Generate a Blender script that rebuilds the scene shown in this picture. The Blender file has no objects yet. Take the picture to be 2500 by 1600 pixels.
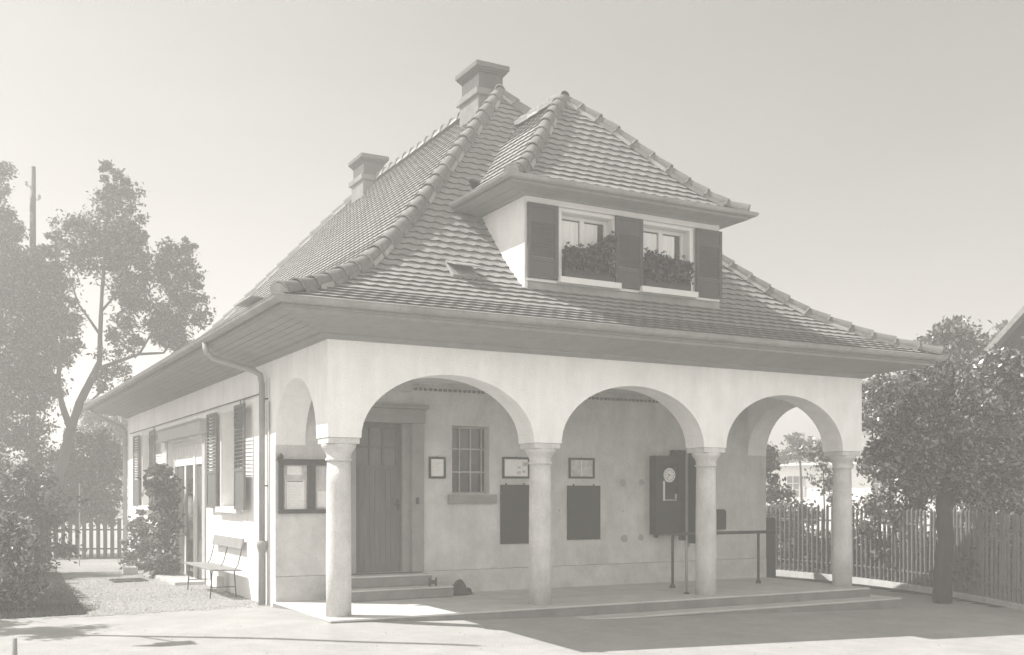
import bpy, math, random
import numpy as np
from mathutils import Vector, Matrix
R = math.radians
scene = bpy.context.scene

# ------------------------------------------------------------------ camera
F_PX, CX, YH, EZ = 2543.0, 1250.0, 1206.0, 1.58
TH = math.atan2(4618, F_PX)
FWD = np.array([math.cos(TH), math.sin(TH), 0.0]); RT = np.array([math.sin(TH), -math.cos(TH), 0.0])
CAMP = np.array([-4.3125, -12.6641, EZ])
cd = bpy.data.cameras.new("camera"); cam = bpy.data.objects.new("camera", cd)
scene.collection.objects.link(cam); scene.camera = cam
cd.sensor_width = 36.0; cd.lens = F_PX / 2500 * 36
cd.shift_x = 0.0; cd.shift_y = (YH - 800) / 2500
cd.clip_start = 0.1; cd.clip_end = 2000
cam.location = tuple(CAMP); cam.rotation_euler = (R(90), 0, TH - R(90))

# ------------------------------------------------------------------ world + sun
SUN = Vector((-0.70, 0.53, 1.0)).normalized()          # towards the sun
w = bpy.data.worlds.new("World"); scene.world = w; w.use_nodes = True
nt = w.node_tree; nt.nodes.clear()
out = nt.nodes.new('ShaderNodeOutputWorld'); bg = nt.nodes.new('ShaderNodeBackground')
sky = nt.nodes.new('ShaderNodeTexSky'); sky.sky_type = 'NISHITA'; sky.sun_disc = False
sky.sun_elevation = math.asin(SUN.z); sky.sun_rotation = math.atan2(SUN.x, SUN.y)
sky.dust_density = 4.0; sky.air_density = 1.0; sky.ozone_density = 1.0
bw = nt.nodes.new('ShaderNodeRGBToBW'); pw = nt.nodes.new('ShaderNodeMath'); pw.operation = 'POWER'; pw.inputs[1].default_value = 0.6
tint = nt.nodes.new('ShaderNodeMixRGB'); tint.blend_type = 'MULTIPLY'; tint.inputs[0].default_value = 1.0
tint.inputs[2].default_value = (1.0, 0.975, 0.93, 1)
nt.links.new(sky.outputs[0], bw.inputs[0]); nt.links.new(bw.outputs[0], pw.inputs[0])
nt.links.new(pw.outputs[0], tint.inputs[1]); nt.links.new(tint.outputs[0], bg.inputs[0])
bg.inputs[1].default_value = 0.101
wtc = nt.nodes.new('ShaderNodeTexCoord'); wsep = nt.nodes.new('ShaderNodeSeparateXYZ'); nt.links.new(wtc.outputs['Generated'], wsep.inputs[0])
wmr = nt.nodes.new('ShaderNodeMapRange'); wmr.interpolation_type = 'SMOOTHSTEP'       # added fill: sky behind the camera brightened to light the front wall
wmr.inputs[1].default_value = 0.25; wmr.inputs[2].default_value = -0.7; wmr.inputs[3].default_value = 1.0; wmr.inputs[4].default_value = 3.4
nt.links.new(wsep.outputs['Y'], wmr.inputs[0])
wsc = nt.nodes.new('ShaderNodeVectorMath'); wsc.operation = 'SCALE'
wmz = nt.nodes.new('ShaderNodeMapRange'); wmz.interpolation_type = 'SMOOTHSTEP'      # unseen zenith dimmed to cut the fill on level surfaces
wmz.inputs[1].default_value = 0.42; wmz.inputs[2].default_value = 0.85; wmz.inputs[3].default_value = 1.0; wmz.inputs[4].default_value = 0.35
nt.links.new(wsep.outputs['Z'], wmz.inputs[0]); wmm = nt.nodes.new('ShaderNodeMath'); wmm.operation = 'MULTIPLY'
nt.links.new(wmr.outputs[0], wmm.inputs[0]); nt.links.new(wmz.outputs[0], wmm.inputs[1])
wn = nt.nodes.new('ShaderNodeTexNoise'); wn.inputs['Scale'].default_value = 2.2; wn.inputs['Detail'].default_value = 5     # faint high cloud
wmp = nt.nodes.new('ShaderNodeMapping'); wmp.inputs['Scale'].default_value = (1, 1, 3.5); nt.links.new(wtc.outputs['Generated'], wmp.inputs[0]); nt.links.new(wmp.outputs[0], wn.inputs[0])
wnr = nt.nodes.new('ShaderNodeMapRange'); wnr.inputs[1].default_value = 0.3; wnr.inputs[2].default_value = 0.7; wnr.inputs[3].default_value = 0.94; wnr.inputs[4].default_value = 1.06
nt.links.new(wn.outputs[0], wnr.inputs[0]); wm3 = nt.nodes.new('ShaderNodeMath'); wm3.operation = 'MULTIPLY'; nt.links.new(wmm.outputs[0], wm3.inputs[0]); nt.links.new(wnr.outputs[0], wm3.inputs[1]); wmm = wm3
nt.links.new(tint.outputs[0], wsc.inputs[0]); nt.links.new(wmm.outputs[0], wsc.inputs['Scale']); nt.links.new(wsc.outputs[0], bg.inputs[0])
nt.links.new(bg.outputs[0], out.inputs[0])
sl = bpy.data.lights.new("sun", 'SUN'); sl.energy = 3.35; sl.angle = R(0.5); sl.color = (1.0, 0.975, 0.94)
so = bpy.data.objects.new("sun", sl); scene.collection.objects.link(so)
so.rotation_euler = SUN.to_track_quat('Z', 'Y').to_euler()
scene.view_settings.view_transform = 'Standard'; scene.view_settings.look = 'None'
scene.view_settings.exposure = 1.40; scene.view_settings.gamma = 1.0
scene.cycles.use_denoising = True
scene.cycles.max_bounces = 8; scene.cycles.volume_bounces = 2; scene.cycles.diffuse_bounces = 4
scene.cycles.transparent_max_bounces = 8
HAZE = 0.0095

# ------------------------------------------------------------------ helpers
def proj_at(px, py, Z):                                # a measured sight line and a distance -> world point
    return CAMP + (FWD + RT * (px - CX) / F_PX - np.array([0, 0, 1.0]) * (py - YH) / F_PX) * Z

def mat(name, col, rough=0.85, var=0.12, scale=6.0, bump=0.15, bscale=60.0, stretch=None, spec=0.3, fine=0.06, streak=0.0):
    m = bpy.data.materials.new(name); m.use_nodes = True; n = m.node_tree; N = n.nodes; L = n.links
    b = N['Principled BSDF']; b.inputs['Roughness'].default_value = rough
    b.inputs['Specular IOR Level'].default_value = spec
    tc = N.new('ShaderNodeTexCoord'); mp = N.new('ShaderNodeMapping')
    if stretch: mp.inputs['Scale'].default_value = stretch
    L.new(tc.outputs['Object'], mp.inputs[0])
    n1 = N.new('ShaderNodeTexNoise'); n1.inputs['Scale'].default_value = scale; n1.inputs['Detail'].default_value = 6; n1.inputs['Roughness'].default_value = 0.65
    n2 = N.new('ShaderNodeTexNoise'); n2.inputs['Scale'].default_value = bscale; n2.inputs['Detail'].default_value = 3
    L.new(mp.outputs[0], n1.inputs[0]); L.new(mp.outputs[0], n2.inputs[0])
    c = (col, col * 0.99, col * 0.965) if isinstance(col, float) else col
    r = N.new('ShaderNodeMapRange'); r.inputs[1].default_value = 0.3; r.inputs[2].default_value = 0.7
    r.inputs[3].default_value = 1 - var; r.inputs[4].default_value = 1 + var
    r2 = N.new('ShaderNodeMapRange'); r2.inputs[1].default_value = 0.3; r2.inputs[2].default_value = 0.7
    r2.inputs[3].default_value = 1 - fine; r2.inputs[4].default_value = 1 + fine
    L.new(n1.outputs[0], r.inputs[0]); L.new(n2.outputs[0], r2.inputs[0])
    mu = N.new('ShaderNodeMath'); mu.operation = 'MULTIPLY'; L.new(r.outputs[0], mu.inputs[0]); L.new(r2.outputs[0], mu.inputs[1])
    if streak:
        mp3 = N.new('ShaderNodeMapping'); mp3.inputs['Scale'].default_value = (2.0, 2.0, 0.45); L.new(tc.outputs['Object'], mp3.inputs[0])
        n3 = N.new('ShaderNodeTexNoise'); n3.inputs['Scale'].default_value = 1.6; n3.inputs['Detail'].default_value = 5; n3.inputs['Roughness'].default_value = 0.7; L.new(mp3.outputs[0], n3.inputs[0])
        r3 = N.new('ShaderNodeMapRange'); r3.inputs[1].default_value = 0.38; r3.inputs[2].default_value = 0.62; r3.inputs[3].default_value = 1 - streak; r3.inputs[4].default_value = 1.0
        L.new(n3.outputs[0], r3.inputs[0]); m3 = N.new('ShaderNodeMath'); m3.operation = 'MULTIPLY'; L.new(mu.outputs[0], m3.inputs[0]); L.new(r3.outputs[0], m3.inputs[1]); mu = m3
    mx = N.new('ShaderNodeVectorMath'); mx.operation = 'SCALE'; mx.inputs[0].default_value = c
    L.new(mu.outputs[0], mx.inputs['Scale']); L.new(mx.outputs[0], b.inputs['Base Color'])
    if bump:
        bp = N.new('ShaderNodeBump'); bp.inputs['Strength'].default_value = bump; bp.inputs['Distance'].default_value = 0.02
        L.new(n2.outputs[0], bp.inputs['Height']); L.new(bp.outputs[0], b.inputs['Normal'])
    return m

M = {}
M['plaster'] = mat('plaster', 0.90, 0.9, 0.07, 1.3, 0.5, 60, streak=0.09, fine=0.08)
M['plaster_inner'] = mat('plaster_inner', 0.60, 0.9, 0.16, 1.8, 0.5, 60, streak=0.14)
M['patch'] = mat('mortar_patch', 0.36, 0.9, 0.15, 9.0, 0.3, 60)
M['chimney_render'] = mat('chimney_render', 0.19, 0.9, 0.2, 5.0, 0.4, 40, streak=0.15)
M['door_glass'] = mat('door_glass', 0.13, 0.3, 0.2, 4.0, 0.05, 30)
M['cap'] = mat('chimney_cap', 0.11, 0.9, 0.2, 6.0, 0.3, 40)
M['plinth'] = mat('plinth_render', 0.52, 0.9, 0.18, 2.5, 0.35, 50)
M['stone'] = mat('column_stone', 0.66, 0.85, 0.15, 3.0, 0.6, 60, streak=0.15, fine=0.1)
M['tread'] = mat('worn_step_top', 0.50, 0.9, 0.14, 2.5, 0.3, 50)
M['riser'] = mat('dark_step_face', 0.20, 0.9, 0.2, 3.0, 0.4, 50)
M['concrete'] = mat('concrete', 0.42, 0.9, 0.14, 3.0, 0.3, 50)
M['tile'] = mat('roof_tile', 0.25, 0.85, 0.22, 3.0, 0.35, 22, fine=0.13)
M['tile_edge'] = mat('tile_edge_shade', 0.10, 0.95, 0.2, 8.0, 0.2, 60)  # dark tone puts the shadow line between courses into the edge colour
M['hip'] = mat('hip_tile', 0.17, 0.85, 0.22, 6.0, 0.4, 40, fine=0.12)
M['mortar'] = mat('mortar', 0.32, 0.9, 0.2, 12.0, 0.4, 60)
M['gutter'] = mat('zinc_gutter', 0.27, 0.6, 0.2, 3.0, 0.1, 30)
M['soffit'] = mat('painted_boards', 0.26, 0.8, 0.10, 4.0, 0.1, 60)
M['wood_dark'] = mat('dark_paint', 0.045, 0.6, 0.2, 5.0, 0.15, 60)
M['shutter'] = mat('shutter_paint', 0.12, 0.6, 0.15, 4.0, 0.1, 60)
M['dormer_shutter'] = mat('dark_green_shutter_paint', 0.06, 0.7, 0.15, 4.0, 0.1, 60)
M['door'] = mat('oak_door', 0.11, 0.6, 0.25, 3.0, 0.2, 30, stretch=(6, 6, 0.6))
M['frame_stone'] = mat('door_surround', 0.26, 0.85, 0.12, 5.0, 0.25, 60)
M['white'] = mat('white_paint', 0.66, 0.6, 0.05, 5.0, 0.05, 60)
M['grey_paint'] = mat('grey_paint', 0.42, 0.7, 0.08, 5.0, 0.05, 60)
M['curtain'] = mat('curtain', 0.75, 0.95, 0.12, 2.0, 0.4, 14, stretch=(6, 6, 0.25))
M['iron'] = mat('iron', 0.05, 0.5, 0.2, 10.0, 0.1, 60)
M['paper'] = mat('paper', 0.80, 0.8, 0.05, 6.0, 0.02, 30)
M['print'] = mat('print_ink', 0.10, 0.8, 0.1, 6.0, 0.0, 30)
M['picture'] = mat('faded_picture', 0.52, 0.8, 0.3, 7.0, 0.0, 30)
M['board_green'] = mat('dark_board', (0.032, 0.034, 0.026), 0.6, 0.08, 3.0, 0.05, 30)
M['brick'] = mat('chimney_brick', 0.07, 0.9, 0.18, 7.0, 0.4, 40)
M['bark'] = mat('bark', 0.045, 0.95, 0.3, 6.0, 0.9, 22, stretch=(1, 1, 0.35))
M['fence_pale'] = mat('weathered_pickets', 0.15, 0.9, 0.3, 5.0, 0.5, 40, stretch=(4, 4, 0.6))
M['fence'] = mat('fence_wood', 0.10, 0.9, 0.25, 4.0, 0.5, 40, stretch=(4, 4, 0.6))
M['bench'] = mat('bench_wood', 0.24, 0.7, 0.12, 5.0, 0.1, 40)
M['leather'] = mat('dark_sacking', 0.05, 0.8, 0.2, 9.0, 0.4, 40)
M['pebble'] = mat('pebbles', 0.40, 0.9, 0.3, 20.0, 0.2, 60)
M['roof_far'] = mat('far_roof', 0.20, 0.9, 0.2, 1.5, 0.3, 6)
M['kerbstone'] = mat('kerbstone', 0.5, 0.9, 0.15, 6.0, 0.3, 40)

def glass_mat():
    m = bpy.data.materials.new('window_glass'); m.use_nodes = True; b = m.node_tree.nodes['Principled BSDF']
    b.inputs['Base Color'].default_value = (0.05, 0.05, 0.045, 1); b.inputs['Roughness'].default_value = 0.06
    b.inputs['Specular IOR Level'].default_value = 0.6
    N = m.node_tree.nodes; L = m.node_tree.links
    n = N.new('ShaderNodeTexNoise'); n.inputs['Scale'].default_value = 3.0
    tc = N.new('ShaderNodeTexCoord'); L.new(tc.outputs['Object'], n.inputs[0])
    bp = N.new('ShaderNodeBump'); bp.inputs['Strength'].default_value = 0.15; bp.inputs['Distance'].default_value = 0.05
    L.new(n.outputs[0], bp.inputs['Height']); L.new(bp.outputs[0], b.inputs['Normal'])
    return m
M['glass'] = glass_mat()

def leaf_mat(name, col, rough=0.45, spec=0.5):
    m = bpy.data.materials.new(name); m.use_nodes = True; N = m.node_tree.nodes; L = m.node_tree.links
    b = N['Principled BSDF']; b.inputs['Roughness'].default_value = rough; b.inputs['Specular IOR Level'].default_value = spec
    g = N.new('ShaderNodeNewGeometry'); r = N.new('ShaderNodeMapRange')
    r.inputs[3].default_value = 0.35; r.inputs[4].default_value = 3.4
    pq = N.new('ShaderNodeMath'); pq.operation = 'POWER'; pq.inputs[1].default_value = 3.0; L.new(g.outputs['Random Per Island'], pq.inputs[0]); L.new(pq.outputs[0], r.inputs[0])
    v = N.new('ShaderNodeVectorMath'); v.operation = 'SCALE'; v.inputs[0].default_value = (col, col * 0.99, col * 0.96)
    L.new(r.outputs[0], v.inputs['Scale']); L.new(v.outputs[0], b.inputs['Base Color'])
    t = N.new('ShaderNodeBsdfTranslucent'); L.new(v.outputs[0], t.inputs[0])
    mx = N.new('ShaderNodeMixShader'); mx.inputs[0].default_value = 0.3
    L.new(b.outputs[0], mx.inputs[1]); L.new(t.outputs[0], mx.inputs[2])
    L.new(mx.outputs[0], N['Material Output'].inputs[0])
    return m
M['leaf'] = leaf_mat('leaf', 0.14, 0.35, 0.8); M['leaf_shade'] = leaf_mat('leaf_matt', 0.055, 0.6, 0.3); M['leaf_light'] = leaf_mat('leaf_light', 0.10); M['leaf_dark'] = leaf_mat('leaf_dark', 0.035)
M['grass'] = leaf_mat('grass_blades', 0.05, 0.7, 0.2)

class MB:
    def __init__(s): s.v = []; s.f = []; s.m = []; s.mats = []
    def mi(s, m):
        if m not in s.mats: s.mats.append(m)
        return s.mats.index(m)
    def face(s, pts, m):
        k = len(s.v); s.v += [tuple(map(float, p)) for p in pts]; s.f.append(tuple(range(k, k + len(pts)))); s.m.append(s.mi(m))
    def add(s, vs, fs, m):
        k = len(s.v); s.v += [tuple(map(float, p)) for p in vs]; i = s.mi(m)
        for q in fs: s.f.append(tuple(a + k for a in q)); s.m.append(i)
    def box(s, x0, x1, y0, y1, z0, z1, m, T=None):
        vs = [Vector((x, y, z)) for z in (z0, z1) for y in (y0, y1) for x in (x0, x1)]
        if T is not None: vs = [T @ p for p in vs]
        s.add(vs, [(0, 2, 3, 1), (4, 5, 7, 6), (0, 1, 5, 4), (2, 6, 7, 3), (0, 4, 6, 2), (1, 3, 7, 5)], m)
    def tube(s, pts, rad, m, n=8, cap=True):
        pts = [Vector(p) for p in pts]; rs = rad if isinstance(rad, (list, tuple)) else [rad] * len(pts)
        ring = []; up = Vector((0, 0, 1)); prev = None
        for i, p in enumerate(pts):
            d = (pts[min(i + 1, len(pts) - 1)] - pts[max(i - 1, 0)]).normalized()
            a = prev if prev is not None else (Vector((1, 0, 0)) if abs(d.z) > 0.9 else up)
            u = (a - d * a.dot(d)).normalized(); v = d.cross(u); prev = u
            ring.append([p + (u * math.cos(2 * math.pi * k / n) + v * math.sin(2 * math.pi * k / n)) * rs[i] for k in range(n)])
        vs = [q for r_ in ring for q in r_]; fs = []
        for i in range(len(pts) - 1):
            for k in range(n):
                fs.append((i * n + k, i * n + (k + 1) % n, (i + 1) * n + (k + 1) % n, (i + 1) * n + k))
        if cap: fs += [tuple(range(n))[::-1], tuple((len(pts) - 1) * n + k for k in range(n))]
        s.add(vs, fs, m)
    def lathe(s, c, prof, m, n=32, T=None):                 # prof: (radius, z)
        vs = []; fs = []
        for r_, z in prof:
            for k in range(n):
                a = 2 * math.pi * k / n; p = Vector((r_ * math.cos(a), r_ * math.sin(a), z))
                p = (T @ p) if T is not None else p
                vs.append(Vector(c) + p)
        for i in range(len(prof) - 1):
            for k in range(n): fs.append((i * n + k, i * n + (k + 1) % n, (i + 1) * n + (k + 1) % n, (i + 1) * n + k))
        fs += [tuple(range(n))[::-1], tuple((len(prof) - 1) * n + k for k in range(n))]
        s.add(vs, fs, m)
    def build(s, name, parent=None, smooth=False, bevel=0.0, loc=None):
        me = bpy.data.meshes.new(name); me.from_pydata(s.v, [], s.f)
        for m in s.mats: me.materials.append(m)
        me.polygons.foreach_set('material_index', s.m)
        if smooth: me.polygons.foreach_set('use_smooth', [True] * len(s.f))
        me.update()
        o = bpy.data.objects.new(name, me); scene.collection.objects.link(o)
        if parent is not None: o.parent = parent
        if bevel:
            b = o.modifiers.new('bevel', 'BEVEL'); b.width = bevel; b.segments = 2; b.limit_method = 'ANGLE'
        return o

def thing(name, label, cat, group=None, loc=(0, 0, 0)):
    o = bpy.data.objects.new(name, None); scene.collection.objects.link(o); o.location = loc
    o['label'] = label; o['category'] = cat
    if group: o['group'] = group
    return o
def tag(o, label, cat, group=None, kind=None):
    o['label'] = label; o['category'] = cat
    if group: o['group'] = group
    if kind: o['kind'] = kind
    return o
def recentre(root, parts):                                  # put an Empty at its base while parts stay put
    for p in parts: p.location = p.location - root.location

# ------------------------------------------------------------------ ground
def gz(x, y):
    road = -0.05 - 0.0285 * np.clip(x, 0, 14)
    t = np.clip((y + 1.5) / 2.0, 0, 1)
    left = -0.085
    k = np.clip(x / 2.0, 0, 1)
    z = left * (1 - k) + road * k
    z = z - 0.022 * np.clip(-(y + 1.0) - 0.0, 0, 5) * np.clip((x + 4.5) / 3, 0, 1)
    z = z - 0.008 * np.clip(y - 6, 0, 14)
    z = z + 0.062 * np.exp(-((x + 0.15) / 0.95) ** 2) * np.exp(-((y - 0.7) / 1.3) ** 4)
    return z
def grid_sheet(name, xs, ys, zf, m, kind='structure', off=0.0):
    X, Y = np.meshgrid(xs, ys); Z = zf(X, Y) + off
    v = np.stack([X.ravel(), Y.ravel(), Z.ravel()], 1); nx = len(xs)
    f = [(j * nx + i, j * nx + i + 1, (j + 1) * nx + i + 1, (j + 1) * nx + i) for j in range(len(ys) - 1) for i in range(nx - 1)]
    me = bpy.data.meshes.new(name); me.from_pydata(v.tolist(), [], f); me.materials.append(m); me.update()
    me.polygons.foreach_set('use_smooth', [True] * len(f))
    o = bpy.data.objects.new(name, me); scene.collection.objects.link(o); o['kind'] = kind
    return o
def ground_mat(name, base, spotty, scale):
    m = mat(name, base, 0.95, 0.10, 0.9, 0.5, 45, spec=0.1, fine=0.05)
    N = m.node_tree.nodes; L = m.node_tree.links; b = N['Principled BSDF']
    vo = N.new('ShaderNodeTexNoise'); vo.inputs['Scale'].default_value = scale; vo.inputs['Detail'].default_value = 4; vo.inputs['Roughness'].default_value = 0.7
    tc = N.new('ShaderNodeTexCoord'); L.new(tc.outputs['Object'], vo.inputs[0])
    r = N.new('ShaderNodeMapRange'); r.inputs[1].default_value = 0.42; r.inputs[2].default_value = 0.6; r.inputs[3].default_value = 1 - spotty; r.inputs[4].default_value = 1.0
    L.new(vo.outputs[0], r.inputs[0])
    src = b.inputs['Base Color'].links[0].from_socket
    s = N.new('ShaderNodeVectorMath'); s.operation = 'SCALE'; L.new(src, s.inputs[0]); L.new(r.outputs[0], s.inputs['Scale']); L.new(s.outputs[0], b.inputs['Base Color'])
    return m
M['road'] = ground_mat('pale_dirt_road', 0.36, 0.10, 2.5)
M['gravel'] = ground_mat('gravel', 0.34, 0.35, 14)
M['soil'] = ground_mat('garden_soil', 0.09, 0.5, 3)
xs = np.concatenate([[-900, -300, -120, -60, -30], np.arange(-20, 30.1, 0.25), [40, 60, 120, 300, 900]])
ys = np.concatenate([[-900, -200, -60, -30], np.arange(-16, 30.1, 0.25), [40, 60, 120, 300, 900]])
grid_sheet('ground', xs, ys, gz, M['road'])

def region(name, poly, m, off, step=0.25, jitter=0.0, kind='structure'):
    """ground sheet inside a polygon, following the terrain"""
    px = [p[0] for p in poly]; py = [p[1] for p in poly]; rng = random.Random(3)
    def inside(x, y):
        c = False; n = len(poly); j = n - 1
        for i in range(n):
            xi, yi = poly[i]; xj, yj = poly[j]
            if (yi > y) != (yj > y) and x < (xj - xi) * (y - yi) / (yj - yi) + xi: c = not c
            j = i
        return c
    mb = MB(); x = min(px)
    while x < max(px):
        y = min(py)
        while y < max(py):
            if inside(x + step / 2 + rng.uniform(-jitter, jitter), y + step / 2 + rng.uniform(-jitter, jitter)):
                q = [(x, y), (x + step, y), (x + step, y + step), (x, y + step)]
                mb.face([(a, b, float(gz(a, b)) + off) for a, b in q], m)
            y += step
        x += step
    o = mb.build(name); o['kind'] = kind; return o
region('gravel_path', [(-3.2, 2.45), (-1.7, 2.5), (-0.8, 2.6), (-0.05, 3.1), (-0.05, 17.0), (-2.3, 17.2), (-2.5, 9), (-3.0, 4)], M['gravel'], 0.004, 0.1, 0.12)
region('garden_soil', [(-30, 2.9), (-2.55, 2.75), (-2.2, 9), (-1.9, 17.3), (0.1, 17.0), (0.1, 17.8), (-1.9, 18.2), (-30, 18.2)], M['soil'], 0.009, 0.2, 0.2)
region('garden_bed', [(11.6, -1.0), (12.5, 0.9), (12.9, 3.3), (13.0, 6.5), (12.9, 10), (26, 14), (26, -4)], M['soil'], 0.006, 0.25, 0.0)

# ------------------------------------------------------------------ station building
L_, D_, O_ = 9.46, 15.9, 0.95
HZ = 3.84                                                  # eave height (tile edge)
st = thing('station_building', 'white plastered station house with arcaded porch and tiled hip roof', 'house', loc=(0, 0, 0))

# arcade wall
def arch_samples(a, b, zs=2.3, rise=0.88, n=28):
    c = (a + b) / 2; h = (b - a) / 2
    return [(c - h * math.cos(math.pi * i / n), zs + rise * math.sin(math.pi * i / n)) for i in range(n + 1)]
T = 0.45
def arcade(mb, length, arches, top, conv, m_out, m_in, start=0.0):
    """conv(s, depth, z) -> xyz"""
    pr = [(start, 2.3)]
    for a, b in arches: pr += arch_samples(a, b)
    if pr[-1][0] < length - 1e-3: pr.append((length, 2.3))
    if abs(pr[0][0] - pr[1][0]) < 1e-4: pr = pr[1:]
    for (s0, z0), (s1, z1) in zip(pr[:-1], pr[1:]):
        mb.face([conv(s0, 0, z0), conv(s1, 0, z1), conv(s1, 0, top), conv(s0, 0, top)], m_out)
        mb.face([conv(s1, T, z1), conv(s0, T, z0), conv(s0, T, top), conv(s1, T, top)], m_in)
        mb.face([conv(s0, T, z0), conv(s1, T, z1), conv(s1, 0, z1), conv(s0, 0, z0)], m_out)
    for s_ in (start, length):
        mb.face([conv(s_, 0, 2.3), conv(s_, T, 2.3), conv(s_, T, top), conv(s_, 0, top)], m_out)
    return pr
mb = MB()
arcade(mb, L_, [(0.45, 3.02), (3.47, 6.05), (6.49, 9.02)], 3.62, lambda s, d, z: (s, d, z), M['plaster'], M['plaster'])
arcade(mb, 2.34, [(0.45, 2.34)], 3.62, lambda s, d, z: (d, s, z), M['plaster'], M['plaster'], start=0.45)
arcade(mb, 2.34, [(0.45, 2.34)], 3.62, lambda s, d, z: (L_ - d, s, z), M['plaster'], M['plaster'], start=0.45)
# small pale repair above the first pier's side
mb.build('arcade_wall', st, bevel=0.0)
# porch ceiling
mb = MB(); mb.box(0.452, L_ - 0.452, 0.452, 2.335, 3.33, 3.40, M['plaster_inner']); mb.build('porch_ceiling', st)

# rear (porch back) wall with openings: door 1.237..2.036 (surround 0.95..2.35), window 2.85..3.54
def wall_with_holes(mb, s0, s1, z0, z1, holes, conv, depth, m, mrev=None, outer=True):
    ss = sorted({s0, s1, *[h[0] for h in holes], *[h[1] for h in holes]}); zs = sorted({z0, z1, *[h[2] for h in holes], *[h[3] for h in holes]})
    for a, b in zip(ss[:-1], ss[1:]):
        for c, d in zip(zs[:-1], zs[1:]):
            if any(h[0] <= a + 1e-6 and b <= h[1] + 1e-6 and h[2] <= c + 1e-6 and d <= h[3] + 1e-6 for h in holes): continue
            mb.face([conv(a, 0, c), conv(b, 0, c), conv(b, 0, d), conv(a, 0, d)], m)
    for a, b, c, d in holes:
        r = mrev or m
        mb.face([conv(a, 0, c), conv(a, depth, c), conv(a, depth, d), conv(a, 0, d)], r)
        mb.face([conv(b, depth, c), conv(b, 0, c), conv(b, 0, d), conv(b, depth, d)], r)
        mb.face([conv(a, 0, d), conv(b, 0, d), conv(b, depth, d), conv(a, depth, d)], r)
        mb.face([conv(a, 0, c), conv(b, 0, c), conv(b, depth, c), conv(a, depth, c)], r)
BY = 2.34
mb = MB()
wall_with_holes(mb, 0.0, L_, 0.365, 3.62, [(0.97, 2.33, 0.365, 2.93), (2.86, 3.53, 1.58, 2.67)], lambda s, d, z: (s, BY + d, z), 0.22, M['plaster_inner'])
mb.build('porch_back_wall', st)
mb = MB(); mb.box(0.003, 0.97, BY - 0.012, BY + 0.2, -0.4, 0.36, M['plinth']); mb.box(2.33, L_ - 0.003, BY - 0.012, BY + 0.2, -0.4, 0.36, M['plinth'])
mb.build('plinth', st)
# house body side / rear walls
mb = MB()
NW = (4.30, 5.58, 1.36, 2.97); DW = (7.05, 10.45, -0.2, 2.66); FW = (12.1, 13.55, 1.3, 2.97)
wall_with_holes(mb, BY, D_, -0.5, 3.62, [NW, DW, FW], lambda s, d, z: (d, s, z), 0.27, M['plaster'])
mb.face([(L_, BY, -0.5), (L_, D_, -0.5), (L_, D_, 3.62), (L_, BY, 3.62)], M['plaster'])
mb.face([(0, D_, -0.5), (L_, D_, -0.5), (L_, D_, 3.62), (0, D_, 3.62)], M['plaster'])
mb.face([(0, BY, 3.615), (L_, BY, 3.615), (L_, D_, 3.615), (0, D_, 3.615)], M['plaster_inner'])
mb.build('side_wall', st)
# dark room behind the openings
mb = MB(); mb.box(0.9, L_ - 0.3, 3.2, D_ - 0.3, -0.3, 3.5, M['wood_dark']); mb.build('interior_partition', st)

# porch floor and steps
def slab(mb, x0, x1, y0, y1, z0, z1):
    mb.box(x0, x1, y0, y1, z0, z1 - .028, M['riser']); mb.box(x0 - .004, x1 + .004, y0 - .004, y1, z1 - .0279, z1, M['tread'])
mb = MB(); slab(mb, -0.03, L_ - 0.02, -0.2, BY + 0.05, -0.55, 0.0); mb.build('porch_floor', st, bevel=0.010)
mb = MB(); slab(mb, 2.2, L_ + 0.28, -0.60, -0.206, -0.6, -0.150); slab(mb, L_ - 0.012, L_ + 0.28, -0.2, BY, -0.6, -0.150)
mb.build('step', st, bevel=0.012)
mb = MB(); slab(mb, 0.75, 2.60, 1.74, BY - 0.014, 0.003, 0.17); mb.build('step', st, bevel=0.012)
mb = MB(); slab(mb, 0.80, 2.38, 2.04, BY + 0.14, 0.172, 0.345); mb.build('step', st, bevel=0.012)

# columns
def column(x, y):
    mb = MB()
    mb.lathe((x, y, 0), [(0.163, 0.0), (0.163, 0.6), (0.161, 1.2), (0.156, 1.7), (0.150, 2.02)], M['stone'])
    c = mb.build('column', st, smooth=True)
    for p in c.data.polygons:
        if len(p.vertices) > 4: p.use_smooth = False
    mb = MB()
    mb.lathe((x, y, 0), [(0.151, 2.0), (0.17, 2.005), (0.174, 2.02), (0.17, 2.035), (0.155, 2.04), (0.156, 2.07), (0.165, 2.10), (0.182, 2.13), (0.205, 2.16), (0.222, 2.185), (0.225, 2.21), (0.225, 2.222)], M['stone'])
    cp = mb.build('capital', c, smooth=True)
    mb = MB(); mb.box(x - 0.212, x + 0.212, y - 0.212, y + 0.212, 2.222, 2.298, M['stone'])
    mb.build('abacus', c, bevel=0.008)
for x in (0.225, 3.245, 6.27, 9.235): column(x, 0.225)

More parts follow.
